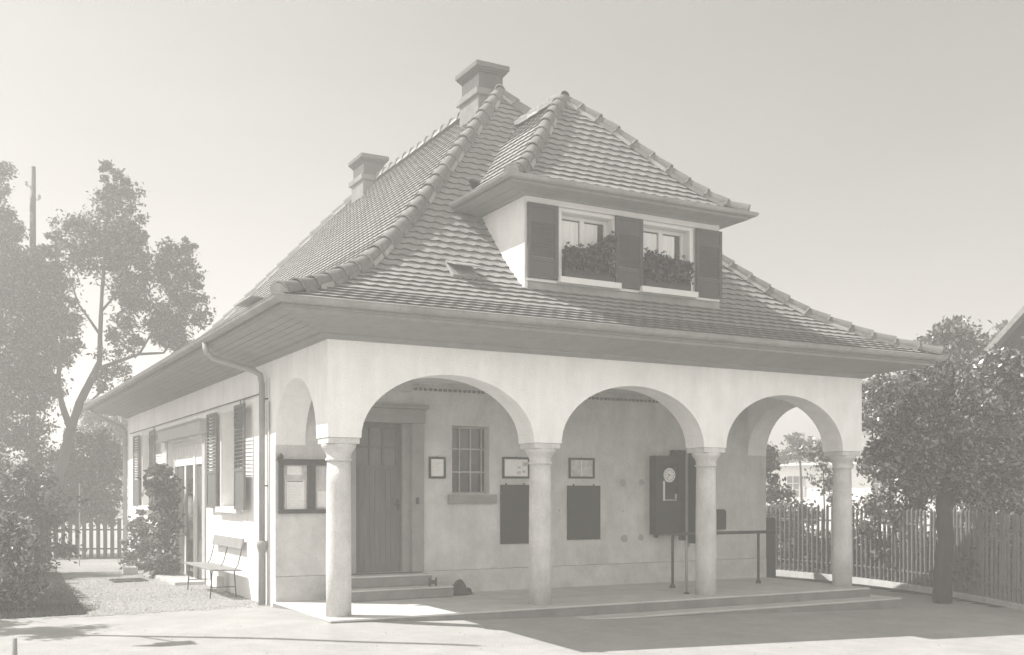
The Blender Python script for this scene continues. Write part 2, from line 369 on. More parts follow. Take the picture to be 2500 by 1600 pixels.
# ---------------- roof
FT = [0, .054, .146, .282, .366, .478, .581, .695, .795, .90, 1.0]
FZ = [3.84, 3.96, 4.16, 4.60, 4.99, 5.61, 6.25, 6.98, 7.62, 8.30, 8.93]
def prof(t): return float(np.interp(t, FT, FZ))
RX, RY = L_ / 2 + O_, 5.2                                  # plan runs of the side and end slopes
YA, YB = -O_ + RY, D_ + O_ - RY                            # ridge ends
def tile_face(mb, run, pf, ul, ur, P, m, expo=0.165, amp=0.022, thick=0.036, period=0.21, hmax=1.0, skip=None):
    """courses of wave-edged tiles. pf(t)->z, ul/ur(t)-> u limits, P(u,h,z)"""
    ts = np.linspace(0, 1, 400); hs = ts * run; zs = np.array([pf(t) for t in ts])
    s = np.concatenate([[0], np.cumsum(np.hypot(np.diff(hs), np.diff(zs)))])
    n = int(round(s[-1] / expo)); ex = s[-1] / n
    def at_s(q):
        q = min(max(q, 0), s[-1]); return float(np.interp(q, s, hs)), float(np.interp(q, s, zs))
    rng = random.Random(11)
    for k in range(n):
        s0 = k * ex; s1 = min((k + 1) * ex + 0.03, s[-1]); hm, zm = at_s(s0 + ex * .5)
        ha, za = at_s(s0); hb, zb = at_s(s0 + ex); sl = math.hypot(hb - ha, zb - za); nh, nz = -(zb - za) / sl, (hb - ha) / sl
        t0, t1 = ha / run, min(1, s1 / s[-1] if False else at_s(s1)[0] / run)
        a0, b0 = ul(t0), ur(t0); a1, b1 = ul(t1), ur(t1)
        if b0 - a0 < 0.02: continue
        du = period / 6; off = (k % 2) * period / 2
        g0 = math.ceil(a0 / du); us = [a0] + [i * du for i in range(g0, int(b0 / du) + 1) if a0 + 0.004 < i * du < b0 - 0.004] + [b0]
        top = []; bot = []; low = []
        for u in us:
            wv = 0.5 - 0.5 * math.cos(2 * math.pi * (u + off) / period)
            tl = int((u + off) // period); jit = (hash((k, tl)) % 100 / 100 - 0.5) * 0.005
            hh, zz = at_s(max(s0 - amp * wv * 1.6 + jit, -0.02) if s0 > 0 else s0)
            if s0 - amp * wv < 0: hh, zz = at_s(0)
            lift = thick + jit * 0.5
            bot.append(P(u, hh + nh * lift, zz + nz * lift)); low.append(P(u, hh - nh * 0.012, zz - nz * 0.012))
            h1, z1 = at_s(s1); uc = min(max(u, a1), b1)
            top.append(P(uc, h1 + nh * 0.004, z1 + nz * 0.004))
        base = len(mb.v); q = len(us)
        vs = bot + top + low; fs = []
        for i in range(q - 1):
            if skip and skip((us[i] + us[i + 1]) / 2, hm): continue
            fs.append((i, i + 1, q + i + 1, q + i))
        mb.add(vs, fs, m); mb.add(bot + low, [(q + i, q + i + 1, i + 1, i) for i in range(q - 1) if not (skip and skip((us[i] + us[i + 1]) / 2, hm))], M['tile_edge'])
lerp = lambda a, b, t: a + (b - a) * t
def hip_run(mb, path, r, m1, m2, step=0.385, ridge=False):
    """overlapping half-round tiles along a polyline; first point lowest"""
    P = [Vector(p) for p in path]; seg = [0]
    for a, b in zip(P[:-1], P[1:]): seg.append(seg[-1] + (b - a).length)
    def at(q):
        for i in range(len(P) - 1):
            if q <= seg[i + 1] or i == len(P) - 2: return P[i].lerp(P[i + 1], (q - seg[i]) / (seg[i + 1] - seg[i]))
    n = int(round(seg[-1] / step)); st_ = seg[-1] / n; rng = random.Random(5)
    for i in range(n):
        a = at(i * st_); b = at((i + 1) * st_ + 0.05); d = (b - a).normalized()
        side = d.cross(Vector((0, 0, 1))).normalized(); up = side.cross(d).normalized()
        ra, rb = r * 1.12, r * 0.86; j = Vector((0, 0, rng.uniform(-0.006, 0.006)))
        K = 10; vs = []
        for (c, rr, l) in ((a + up * 0.012 + j, ra, 0), (b, rb, 0)):
            for k in range(K + 1):
                an = math.pi * (k / K) * 1.16 - math.pi * 0.08
                vs.append(c + side * math.cos(an) * rr * 1.0 + up * math.sin(an) * rr)
        inn = [a + up * 0.012 + j + side * math.cos(math.pi * (k / K) * 1.16 - math.pi * 0.08) * ra * 0.82 + up * math.sin(math.pi * (k / K) * 1.16 - math.pi * 0.08) * ra * 0.82 for k in range(K + 1)]
        fs = [(k, k + 1, K + 2 + k, K + 1 + k) for k in range(K)]
        mb.add(vs, fs, m1)
        mb.add(vs[:K + 1] + inn, [(k, K + 1 + k, K + 2 + k, k + 1) for k in range(K)], m2)
        if i > 0:   # mortar bead at the joint
            c = a + d * 0.012 + up * 0.004
            mb.add([c + side * math.cos(math.pi * k / K) * ra * 1.0 + up * math.sin(math.pi * k / K) * ra * 1.0 for k in range(K + 1)] +
                   [c - d * 0.022 + side * math.cos(math.pi * k / K) * ra * 1.03 + up * math.sin(math.pi * k / K) * ra * 1.03 for k in range(K + 1)],
                   [(k, k + 1, K + 2 + k, K + 1 + k) for k in range(K)], m2)
            # mortar bedding along both feet
            for sgn in (-1, 1):
                p0 = a + side * sgn * ra * 1.02 - up * 0.03; p1 = b + side * sgn * rb * 1.05 - up * 0.03
                w_ = side * sgn * 0.022; mm_ = m2 if rng.random() < .3 else m1
                mb.add([p0, p1, p1 + w_ - up * 0.03, p0 + w_ - up * 0.03, p0 + up * 0.03, p1 + up * 0.03], [(4, 5, 2, 3)], mm_)
    # bottom cap: mortar plug
    a = at(0); d = (at(0.1) - a).normalized(); side = d.cross(Vector((0, 0, 1))).normalized(); up = side.cross(d).normalized()
    if not ridge:
        K = 10; mb.add([a - d * 0.01 - up * 0.03] + [a - d * 0.01 + side * math.cos(math.pi * k / K) * r * 1.0 + up * math.sin(math.pi * k / K) * r for k in range(K + 1)],
                   [(0, k + 1, k + 2) for k in range(K)], m2)

x0, x1, y0, y1 = -O_, L_ + O_, -O_, D_ + O_
mb = MB()
xc = L_ / 2
hatch = lambda u, h: False
dorm = lambda u, h: 3.16 < u < 6.60 and 1.43 < h < 3.3
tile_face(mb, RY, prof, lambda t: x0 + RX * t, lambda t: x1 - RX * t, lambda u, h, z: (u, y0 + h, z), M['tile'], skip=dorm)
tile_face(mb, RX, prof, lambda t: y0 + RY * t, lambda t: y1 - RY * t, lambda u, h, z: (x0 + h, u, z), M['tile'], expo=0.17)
roof = mb.build('roof', st)
mb = MB()                                                  # hidden slopes: rear and right, plain planes with a few courses
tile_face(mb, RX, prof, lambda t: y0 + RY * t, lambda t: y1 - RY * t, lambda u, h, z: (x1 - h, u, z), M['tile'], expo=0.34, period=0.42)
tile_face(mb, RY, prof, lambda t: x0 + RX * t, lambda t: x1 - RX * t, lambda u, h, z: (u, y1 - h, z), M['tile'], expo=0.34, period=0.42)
mb.build('rear_roof_slopes', st)
mb = MB()
def hp(cx, cy, ex, ey): return [(lerp(cx, ex, t), lerp(cy, ey, t), prof(t) + 0.035) for t in np.linspace(0.012, 1, 26)]
hip_run(mb, hp(x0, y0, xc, YA), 0.105, M['hip'], M['mortar'])
hip_run(mb, hp(x1, y0, xc, YA), 0.105, M['hip'], M['mortar'])
hip_run(mb, hp(x0, y1, xc, YB), 0.105, M['hip'], M['mortar'])
hip_run(mb, hp(x1, y1, xc, YB), 0.105, M['hip'], M['mortar'])
hip_run(mb, [(xc, YA - 0.05, FZ[-1] + .05), (xc, YB + 0.05, FZ[-1] + .05)], 0.105, M['hip'], M['mortar'], ridge=True)
mb.build('hip_tiles', roof, smooth=False)
bpy.data.objects['hip_tiles'].data.polygons.foreach_set('use_smooth', [True] * len(bpy.data.objects['hip_tiles'].data.polygons))

def sweep(mb, pts, m, x0=0., x1=L_, y0=0., y1=D_, closed=False):
    """pts: (offset outward, z) swept round the rectangle with mitres"""
    rings = [[(x0 - o, y0 - o, z), (x1 + o, y0 - o, z), (x1 + o, y1 + o, z), (x0 - o, y1 + o, z)] for o, z in pts]
    n = len(rings)
    for i in range(n if closed else n - 1):
        a, b = rings[i], rings[(i + 1) % n]
        for k in range(4): mb.face([a[k], a[(k + 1) % 4], b[(k + 1) % 4], b[k]], m)
mb = MB(); gr = 0.075; gc = O_ - 0.06; gzt = 3.865
prof_g = [(gc + gr * math.cos(a), gzt + gr * math.sin(a)) for a in np.linspace(0, -math.pi, 13)]
sweep(mb, [(gc + gr + 0.004, gzt - 0.008), (gc + gr + 0.010, gzt + 0.004), (gc + gr, gzt + 0.010)] + prof_g, M['gutter'])
for k in range(0, 12):                                     # gutter joints
    for (a, sgn) in ((0.6 + k * 0.95, 0), ):
        mb.tube([(a, -gc + gr * math.cos(q) * -1.03, gzt + gr * 1.03 * math.sin(q)) for q in np.linspace(0, -math.pi, 9)], 0.006, M['gutter'], 5)
        mb.tube([(-gc - gr * math.cos(q) * 1.03, a + k * 0.4, gzt + gr * 1.03 * math.sin(q)) for q in np.linspace(0, -math.pi, 9)], 0.006, M['gutter'], 5)
g_ = mb.build('gutter', st)
mb = MB()
sp = [(O_ - 0.115, 3.84), (O_ - 0.115, 3.765), (O_ - 0.15, 3.757), (O_ - 0.15, 3.722)]
o0, z0_ = O_ - 0.15, 3.722; o1, z1_ = 0.13, 3.60; nb = 6
for i in range(nb):                                        # tongue-and-groove boards
    a, b = i / nb, (i + 1) / nb; oa, za = lerp(o0, o1, a), lerp(z0_, z1_, a); ob, zb = lerp(o0, o1, b), lerp(z0_, z1_, b)
    sp += [(oa, za), (ob + 0.012, zb + 0.0), (ob + 0.010, zb + 0.012), (ob + 0.002, zb + 0.012)]
sp += [(0.13, 3.60), (0.125, 3.575), (0.09, 3.558), (0.05, 3.553), (0.045, 3.54), (-0.01, 3.54)]
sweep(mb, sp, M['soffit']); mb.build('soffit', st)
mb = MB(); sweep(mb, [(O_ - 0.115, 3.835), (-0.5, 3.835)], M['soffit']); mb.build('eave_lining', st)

# roof hatches
def hatch_box(cx, ch, wdt, side):
    mb = MB()
    if side == 'front':
        t = ch / RY; z = prof(t); y = y0 + ch; sl = math.atan2(prof(t + .02) - prof(t), .02 * RY)
        T_ = Matrix.Translation((cx, y, z)) @ Matrix.Rotation(sl, 4, 'X')
    else:
        t = ch / RX; z = prof(t); sl = math.atan2(prof(t + .02) - prof(t), .02 * RX)
        T_ = Matrix.Translation((x0 + ch, cx, z)) @ Matrix.Rotation(R(-90), 4, 'Z') @ Matrix.Rotation(sl, 4, 'X')
    mb.box(-wdt / 2, wdt / 2, -0.16, 0.16, 0.02, 0.075, M['gutter'], T_)
    T2 = T_ @ Matrix.Translation((0, 0.17, 0.08)) @ Matrix.Rotation(R(-24), 4, 'X')
    mb.box(-wdt / 2 - .02, wdt / 2 + .02, -0.36, 0.0, 0.0, 0.018, M['gutter'], T2)
    mb.build('roof_hatch', roof, bevel=0.004)
hatch_box(2.18, 0.62 + O_, 0.40, 'front')
hatch_box(1.35, 0.45, 0.75, 'left')

# chimneys
def chimney(x, y, wx=0.50, wy=0.72, zc=9.50):
    mb = MB(); hx, hy = wx / 2, wy / 2
    mb.box(x - hx, x + hx, y - hy, y + hy, 9.0, zc - 0.16, M['brick'])
    for i in range(3): mb.box(x - hx - .012 - .028 * i, x + hx + .012 + .028 * i, y - hy - .012 - .028 * i, y + hy + .012 + .028 * i, zc - 0.20 + .035 * i, zc - 0.167 + .035 * i, M['brick'])
    mb.box(x - hx - .095, x + hx + .095, y - hy - .095, y + hy + .095, zc - 0.095, zc, M['cap'])
    mb.box(x - hx - .085, x + hx + .085, y - hy - .085, y + hy + .085, 8.90, 9.02, M['chimney_render'])
    mb.box(x - hx - .03, x + hx + .03, y - hy - .03, y + hy + .03, 8.2, 8.90, M['chimney_render'])
    mb.build('chimney', roof, bevel=0.012)
chimney(4.62, 4.72)
chimney(4.62, 10.62)

# ---------------- dormer
dm = bpy.data.objects.new('dormer', None); scene.collection.objects.link(dm); dm.parent = st
DX0, DX1, DY, DZT = 3.08, 6.68, 0.40, 5.90
mb = MB()
W1, W2 = (3.70, 4.60, 4.76, 5.72), (5.16, 6.06, 4.76, 5.72)
wall_with_holes(mb, DX0, DX1, 4.45, DZT, [W1, W2], lambda s, d, z: (s, DY + d, z), 0.16, M['white'])
for x, sg in ((DX0, 1), (DX1, -1)):                        # cheeks following the roof
    ys_ = np.linspace(DY, 1.72, 14)
    for a, b in zip(ys_[:-1], ys_[1:]):
        za, zb = prof((a + O_) / RY) - 0.03, prof((b + O_) / RY) - 0.03
        mb.face([(x, a, za), (x, b, zb), (x, b, max(DZT, zb)), (x, a, DZT)], M['plaster'])
mb.build('wall', dm)
mb = MB(); mb.box(DX0 - 0.006, DX0 + 0.05, DY - 0.02, DY, 4.5, 5.88, M['white'])
mb.box(3.10, 6.66, DY - 0.035, DY - 0.002, 5.79, 5.88, M['white'])
mb.box(3.10, 6.66, DY - 0.045, DY - 0.002, 4.655, 4.695, M['white'])
mb.build('trim', dm, bevel=0.004)
mb = MB(); mb.box(DX0 + .055, DX1, DY - .012, DY - .003, 4.46, 4.65, M['gutter']); mb.build('roof_shade_strip', dm)  # dark strip added in place of the shaded roof below the shutters
for a, b, c, d in (W1, W2):
    mb = MB(); y = DY + 0.13
    mb.box(a, a + .05, y, y + .05, c, d, M['white']); mb.box(b - .05, b, y, y + .05, c, d, M['white'])
    mb.box(a + .05, b - .05, y, y + .05, d - .05, d, M['white']); mb.box(a + .05, b - .05, y, y + .05, c, c + .05, M['white'])
    xm = (a + b) / 2; mb.box(xm - .035, xm + .035, y - .01, y + .05, c + .05, d - .05, M['white'])
    for xa, xb in ((a + .05, xm - .035), (xm + .035, b - .05)):
        mb.box(xa, xb, y + .012, y + .03, c + .30, c + .325, M['white'])
        mb.face([(xa, y + .035, c + .05), (xb, y + .035, c + .05), (xb, y + .035, d - .05), (xa, y + .035, d - .05)], M['glass'])
        # net curtains hung in front of the dark room
        k = 26; xs_ = np.linspace(xa + .01, xb - (.09 if xa > xm else .0) - .01, k)
        for i in range(k - 1):
            mb.face([(xs_[i], y + .030 + .004 * (i % 2), c + .06), (xs_[i + 1], y + .030 + .004 * ((i + 1) % 2), c + .06), (xs_[i + 1], y + .030 + .004 * ((i + 1) % 2), d - .07), (xs_[i], y + .030 + .004 * (i % 2), d - .07)], M['curtain'])
    # surround and sill
    mb.box(a - .07, a - .002, DY - .03, DY - .002, c - .002, d + .05, M['white']); mb.box(b + .002, b + .07, DY - .03, DY - .002, c - .002, d + .05, M['white'])
    mb.box(a - .002, b + .002, DY - .03, DY - .002, d + .004, d + .05, M['white'])
    mb.box(a - .09, b + .09, DY - .14, DY - .047, c - .10, c - .01, M['white'])
    mb.build('window', dm, bevel=0.003)
def shutter_mesh(mb, wdt, z0, z1, T_, m, zl0, zl1, solid=(), slat=0.045):
    fr = 0.055; th = 0.018
    mb.box(0, fr, -th, th, z0, z1, m, T_); mb.box(wdt - fr, wdt, -th, th, z0, z1, m, T_)
    rails = sorted([z0, zl0 - fr, zl1, z1 - fr])
    mb.box(fr, wdt - fr, -th * .9, th * .9, z0, z0 + fr, m, T_); mb.box(fr, wdt - fr, -th * .9, th * .9, z1 - fr, z1, m, T_)
    if zl0 - z0 > 0.15:
        mb.box(fr, wdt - fr, -th * .9, th * .9, zl0 - fr, zl0, m, T_); mb.box(fr + .001, wdt - fr - .001, -th * .4, th * .4, z0 + fr, zl0 - fr, m, T_)
    if z1 - zl1 > 0.15:
        mb.box(fr, wdt - fr, -th * .9, th * .9, zl1, zl1 + fr, m, T_); mb.box(fr + .001, wdt - fr - .001, -th * .4, th * .4, zl1 + fr, z1 - fr, m, T_)
    z = zl0 + 0.012
    top = min(zl1, z1 - fr)
    while z < top - 0.02:
        S = T_ @ Matrix.Translation((0, 0, z + slat / 2)) @ Matrix.Rotation(R(38), 4, 'X')
        mb.box(fr - .004, wdt - fr + .004, -0.004, 0.004, -slat / 2, slat / 2, m, S); z += slat * 1.02
for a, wd in ((3.105, .51), (4.63, .50), (6.165, .515)):
    mb = MB(); shutter_mesh(mb, wd, 4.70, 5.775, Matrix.Translation((a, DY - .062, 0)), M['dormer_shutter'], 5.0, 5.5)
    mb.build('shutter', dm)
# dormer roof
dx0, dx1, dy0 = 2.60, 6.96, -0.06; dpx = (dx0 + dx1) / 2; dpy = 2.12; dzE, dzP = 5.99, 8.12
DT = [0, .12, .3, .5, .75, 1.0]; DZ = [0, .11, .46, .95, 1.59, 2.13]; DZ = [dzE + q for q in DZ]
dp = lambda t: float(np.interp(t, DT, DZ))
rx, ry = dpx - dx0, dpy - dy0
mb = MB()
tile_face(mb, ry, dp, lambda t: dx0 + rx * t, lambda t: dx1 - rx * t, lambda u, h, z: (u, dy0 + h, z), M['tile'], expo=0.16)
def back_lim(t):                                           # where the dormer slope dies into the main roof
    z = dp(t); tt = float(np.interp(z, FZ, FT)); return -O_ + tt * RY + 0.12
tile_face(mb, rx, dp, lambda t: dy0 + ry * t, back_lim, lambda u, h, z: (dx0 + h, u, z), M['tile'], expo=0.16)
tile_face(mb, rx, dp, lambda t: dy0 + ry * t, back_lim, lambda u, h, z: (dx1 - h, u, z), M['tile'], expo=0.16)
mb.build('dormer_roof', dm)
mb = MB()
dhp = lambda cx: [(lerp(cx, dpx, t), lerp(dy0, dpy, t), dp(t) + 0.03) for t in np.linspace(0.02, 1, 16)]
hip_run(mb, dhp(dx0), 0.10, M['hip'], M['mortar'], step=0.33); hip_run(mb, dhp(dx1), 0.10, M['hip'], M['mortar'], step=0.36)
hip_run(mb, [(dpx, 3.75, dzP + .04), (dpx, dpy - .05, dzP + .05)], 0.10, M['hip'], M['mortar'], ridge=True, step=.36)
o = mb.build('dormer_hip_tiles', dm); o.data.polygons.foreach_set('use_smooth', [True] * len(o.data.polygons))
mb = MB()                                                  # dormer gutter, fascia and soffit (three sides)
def sweep3(mb, pts, m, X0, X1, Y0, Yb):
    for (oa, za), (ob, zb) in zip(pts[:-1], pts[1:]):
        A = [(X0 - oa, Yb, za), (X0 - oa, Y0 - oa, za), (X1 + oa, Y0 - oa, za), (X1 + oa, Yb, za)]
        B = [(X0 - ob, Yb, zb), (X0 - ob, Y0 - ob, zb), (X1 + ob, Y0 - ob, zb), (X1 + ob, Yb, zb)]
        for k in range(3): mb.face([A[k], A[k + 1], B[k + 1], B[k]], m)
g2 = 0.06; gc2 = 0.02
sweep3(mb, [(gc2 + g2 + .008, dzE + .02), (gc2 + g2, dzE + .028)] + [(gc2 + g2 * math.cos(a), dzE + .02 + g2 * math.sin(a)) for a in np.linspace(0, -math.pi, 9)], M['gutter'], dx0, dx1, dy0, 1.74)
mb.build('dormer_gutter', dm)
mb = MB()
sweep3(mb, [(-0.03, dzE), (-0.03, dzE - .07), (-0.06, dzE - .075), (-0.20, dzE - .085), (-0.205, dzE - .075), (-0.21, dzE - .086), (-0.36, dzE - .10), (-.38, dzE - .115), (-.48, dzE - .12), (-.50, dzE - .12)], M['soffit'], dx0, dx1, dy0, 1.80)
mb.build('dormer_soffit', dm)

# ---------------- door in the porch
mb = MB()
mb.box(0.97, 1.237, BY - 0.03, BY + 0.10, 0.36, 2.68, M['frame_stone']); mb.box(2.036, 2.33, BY + 0.06, BY + 0.16, 0.36, 2.68, M['frame_stone'])
mb.box(2.16, 2.36, BY - 0.035, BY + 0.058, 0.36, 2.68, M['frame_stone']); mb.box(0.90, 2.38, BY - 0.045, BY + 0.17, 2.682, 2.90, M['frame_stone'])
mb.box(0.86, 2.42, BY - 0.10, BY + 0.17, 2.902, 2.955, M['frame_stone']); mb.build('door_surround', st, bevel=0.008)
mb = MB(); yd = BY + 0.13
mb.box(1.237, 2.034, yd, yd + .05, 0.35, 2.02, M['door'])
for i in range(9): mb.box(1.245 + i * .088, 1.327 + i * .088, yd - .010, yd - .001, 0.45, 1.96, M['door'])
mb.box(1.237, 2.034, yd, yd + .05, 2.60, 2.68, M['door']); mb.box(1.237, 1.30, yd, yd + .05, 2.02, 2.60, M['door']); mb.box(1.95, 2.034, yd, yd + .05, 2.02, 2.60, M['door'])
for x in (1.50, 1.72): mb.box(x, x + .04, yd, yd + .05, 2.02, 2.60, M['door'])
mb.box(1.30, 1.95, yd + .004, yd + .046, 2.29, 2.32, M['door'])
dr = mb.build('door', st, bevel=0.004)
mb = MB(); mb.box(1.30, 1.95, yd + .028, yd + .034, 2.02, 2.60, M['door_glass']); mb.build('pane', dr)
mb = MB(); mb.tube([(1.98, yd - .01, 1.42), (1.98, yd - .06, 1.42), (1.90, yd - .06, 1.42)], 0.010, M['iron']); mb.box(1.955, 2.0, yd - .02, yd - .011, 1.32, 1.50, M['iron']); mb.build('handle', dr)
mb = MB(); mb.box(2.215, 2.265, BY - .052, BY - .036, 1.42, 1.52, M['iron']); mb.build('bell_plate', st)

# porch window with leaded grid
mb = MB(); a, b, c, d = 2.86, 3.53, 1.58, 2.67; yw = BY + 0.17
mb.face([(a, yw + .03, c), (b, yw + .03, c), (b, yw + .03, d), (a, yw + .03, d)], M['glass'])
for x in (a + .0, a + .20, a + .40, a + .60): mb.box(x, x + .022, yw, yw + .02, c + .02, d - .02, M['grey_paint'])
for z in (c, c + .34, c + .71, d - .03): mb.box(a, b, yw - .004, yw + .016, z, z + .026, M['grey_paint'])
wn = mb.build('window', st)
mb = MB(); mb.box(2.775, 3.63, BY - .09, BY - .001, 1.425, 1.565, M['frame_stone']); mb.build('sill', wn, bevel=0.01)
mb = MB()
for px_, pz, rr in ((6.165, 1.77, .075), (6.56, 1.78, .06), (6.19, .80, .075), (6.55, .81, .06), (4.86, 1.30, .02), (6.16, 1.28, .02)):
    mb = MB(); k = 14; rng = random.Random(int(px_ * 100)); mb.face([(px_ + math.cos(2 * math.pi * i / k) * rr * rng.uniform(.8, 1.1), BY - .0015, pz + math.sin(2 * math.pi * i / k) * rr * rng.uniform(.85, 1.1)) for i in range(k)][::-1], M['patch']); mb.build('wall_patch', st)
# dotted moulding along the top of the porch wall
mb = MB(); mb.box(0.46, L_ - .46, BY - .03, BY - .001, 3.245, 3.262, M['plaster_inner'])
x = 0.5
while x < L_ - .5: mb.box(x, x + .05, BY - .024, BY - .001, 3.20, 3.243, M['shutter']); x += 0.085
mb.build('cornice_moulding', st)

# ---------------- side elevation: windows, garden door, shutters, rods, downpipes
def side_window(a, b, c, d):
    mb = MB(); x = 0.24
    mb.face([(x + .03, a, c), (x + .03, b, c), (x + .03, b, d), (x + .03, a, d)], M['glass'])
    for y in (a, (a + b) / 2 - .03, b - .05): mb.box(x, x + .05, y, y + .05, c, d, M['white'])
    for z in (c, c + (d - c) * .36, c + (d - c) * .7, d - .05): mb.box(x + .004, x + .046, a + .05, b - .05, z, z + .04, M['white'])
    o = mb.build('window', st)
    mb = MB(); mb.box(-.10, 0.235, a - .06, b + .10, c - .10, c - .004, M['white']); mb.build('sill', o, bevel=0.006)
    mb = MB(); mb.box(-.018, -.001, a - .14, a - .002, c, d + .14, M['white']); mb.box(-.018, -.001, b + .002, b + .14, c, d + .14, M['white']); mb.box(-.018, -.001, a - .002, b + .002, d + .002, d + .14, M['white'])
    mb.build('surround', o)
side_window(*NW); side_window(*FW)
def side_shutter(y, z0, z1, ang, wdt, toward):
    # hinge at (−0.03, y); toward=+1 extends to +y
    a = R(90 + ang) if toward > 0 else R(-90 - ang)
    T_ = Matrix.Translation((-0.11 if toward < 0 else -0.07, y, 0)) @ Matrix.Rotation(a, 4, 'Z')
    if toward < 0: T_ = T_ @ Matrix.Scale(1, 4)
    mb = MB(); shutter_mesh(mb, wdt, z0, z1, T_, M['shutter'], z0 + .66, z1 - .30 if False else z1 - .06, slat=0.06)
    return mb.build('shutter', st)
side_shutter(5.70, 1.33, 3.0, 1, 0.66, 1); side_shutter(4.27, 1.33, 3.0, 1, 0.66, -1)
side_shutter(13.68, 1.27, 3.0, 1, 0.74, 1); side_shutter(12.04, 1.27, 3.0, 1, 0.74, -1)
# garden door with roller box
mb = MB(); a, b, c, d = DW; x = 0.10
for y, wd in ((a, .16), (b - .16, .16), (8.28, .14)): mb.box(x, x + .10, y, y + wd, c, d, M['white'])
mb.box(x + .002, x + .098, a + .16, b - .16, d - .10, d, M['white'])
gd = mb.build('garden_door', st, bevel=0.005)
mb = MB(); mb.box(x + .05, x + .07, a + .16, 8.28, c, 2.16, M['shutter']); mb.box(x + .05, x + .07, 8.42, b - .16, c, 2.16, M['glass'])
mb.box(x + .03, x + .049, 8.42, 8.52, c, 2.16, M['white']); mb.box(x + .03, x + .049, 9.25, 9.40, c, 2.16, M['white']); mb.build('door_leaf', gd)
mb = MB(); mb.box(x + .02, x + .048, a + .16, 8.28, 2.16, d - .10, M['paper']); mb.box(x + .02, x + .048, 8.42, b - .16, 2.16, d - .10, M['paper'])
for ya, yb in ((a + .16, 8.28), (8.42, b - .16)):          # lace edge
    y = ya
    while y < yb - .05: mb.box(x + .012, x + .019, y + .01, y + .05, d - .32 - .03 * math.sin((y - ya) * 6), d - .11, M['curtain']); y += .06
mb.build('blind', gd)
mb = MB(); mb.box(-.13, -.002, 6.78, 10.9, 2.74, 2.93, M['grey_paint']); mb.box(-.17, -.002, 6.74, 10.94, 2.932, 2.965, M['grey_paint']); mb.box(-.16, -.002, 6.76, 10.92, 2.69, 2.738, M['grey_paint'])
mb.box(-.03, -.002, 6.82, 7.05, -.1, 2.688, M['grey_paint']); mb.box(-.03, -.002, 10.45, 10.65, -.1, 2.688, M['grey_paint']); mb.build('awning_box', gd, bevel=0.006)
mb = MB(); mb.box(-.55, -.005, 6.85, 10.3, -.3, -.03, M['concrete']); mb.build('step', st, bevel=0.01)
mb = MB(); mb.tube([(-.03, 2.92, 3.10), (-.03, 15.3, 3.11)], 0.010, M['iron'], 6)
for y in (4.0, 4.22, 12.0, 8): mb.tube([(-.03, y, 3.105), (-.03, y, 3.02 if y != 8 else 3.09)], 0.008, M['iron'], 5)
mb.build('wire_conduit', st)
mb = MB()
mb.tube([(-.89, 2.87, 3.80), (-.89, 2.84, 3.70), (-.87, 2.80, 3.60)], 0.045, M['mortar'], 10)
mb.tube([(-.87, 2.80, 3.62), (-.80, 2.80, 3.56), (-.20, 2.80, 3.42), (-.10, 2.79, 3.36), (-.075, 2.78, 3.22), (-.075, 2.78, 0.85)], 0.045, M['gutter'], 12)
mb.lathe((-.075, 2.78, 0), [(.055, -.1), (.055, .70), (.06, .72), (.085, .80), (.085, .87), (.05, .88)], M['gutter'], 14)
mb.tube([(-.02, 2.60, 3.3), (-.02, 2.60, -.08)], 0.012, M['white'], 6); mb.tube([(-.03, 2.55, 2.95), (-.03, 2.55, -.08)], 0.010, M['gutter'], 6)
for z in (3.0, 1.7): mb.tube([(-.075, 2.78, z), (0, 2.72, z)], 0.012, M['iron'], 6)
o = mb.build('downpipe', st, smooth=True)
mb = MB(); mb.tube([(-.86, D_ + .5, 3.80), (-.84, D_ + .35, 3.68), (-.15, D_ + .02, 3.30), (-.075, D_ - .05, 3.2), (-.075, D_ - .08, -.3)], 0.05, M['gutter'], 10); mb.build('downpipe', st, smooth=True)

# ------------------------------------------------------------------ things on and in the porch
def framed(name, x0, x1, z0, z1, label, cat, group, fw, inner, y=BY, th=0.03, mframe=None):
    t = thing(name, label, cat, group, ((x0 + x1) / 2, y - th / 2, z0)); mf = mframe or M['wood_dark']; g = MB(); ox, oy, oz = t.location
    def bx(m_, a, b, c, d, e, f, mm): m_.box(a - ox, b - ox, c - oy, d - oy, e - oz, f - oz, mm)
    bx(g, x0, x0 + fw, y - th, y - .001, z0, z1, mf); bx(g, x1 - fw, x1, y - th, y - .001, z0, z1, mf)
    bx(g, x0 + fw, x1 - fw, y - th, y - .001, z0, z0 + fw, mf); bx(g, x0 + fw, x1 - fw, y - th, y - .001, z1 - fw, z1, mf)
    g.tube([((x0 + x1) / 2 - ox, y - .01 - oy, z1 - oz), ((x0 + x1) / 2 - ox, y - .01 - oy, z1 + .02 - oz)], .006, mf, 6)
    g.build('frame', t, bevel=0.003)
    p = MB(); inner(p, bx, x0 + fw, x1 - fw, y - th * .5, z0 + fw, z1 - fw); p.build('sheet', t)
    return t
def inner_text(p, bx, a, b, y, c, d):
    bx(p, a, b, y, y + .004, c, d, M['paper'])
    rng = random.Random(2); z = d - .05
    while z > c + .03: bx(p, a + .02, a + .02 + (b - a - .04) * rng.uniform(.6, 1), y - .002, y - .0005, z, z + .004, M['picture']); z -= .022
def inner_map(p, bx, a, b, y, c, d):
    bx(p, a, b, y, y + .004, c, d, M['paper'])
    rng = random.Random(4)
    for i in range(7):
        cx_, cz_ = a + (b - a) * rng.uniform(.55, .9), c + (d - c) * rng.uniform(.15, .85); r_ = rng.uniform(.02, .05)
        bx(p, cx_ - r_, min(cx_ + r_, b), y - .002 - i * .0003, y - .001 - i * .0003, cz_ - r_ * .7, min(cz_ + r_ * .7, d), M['picture'])
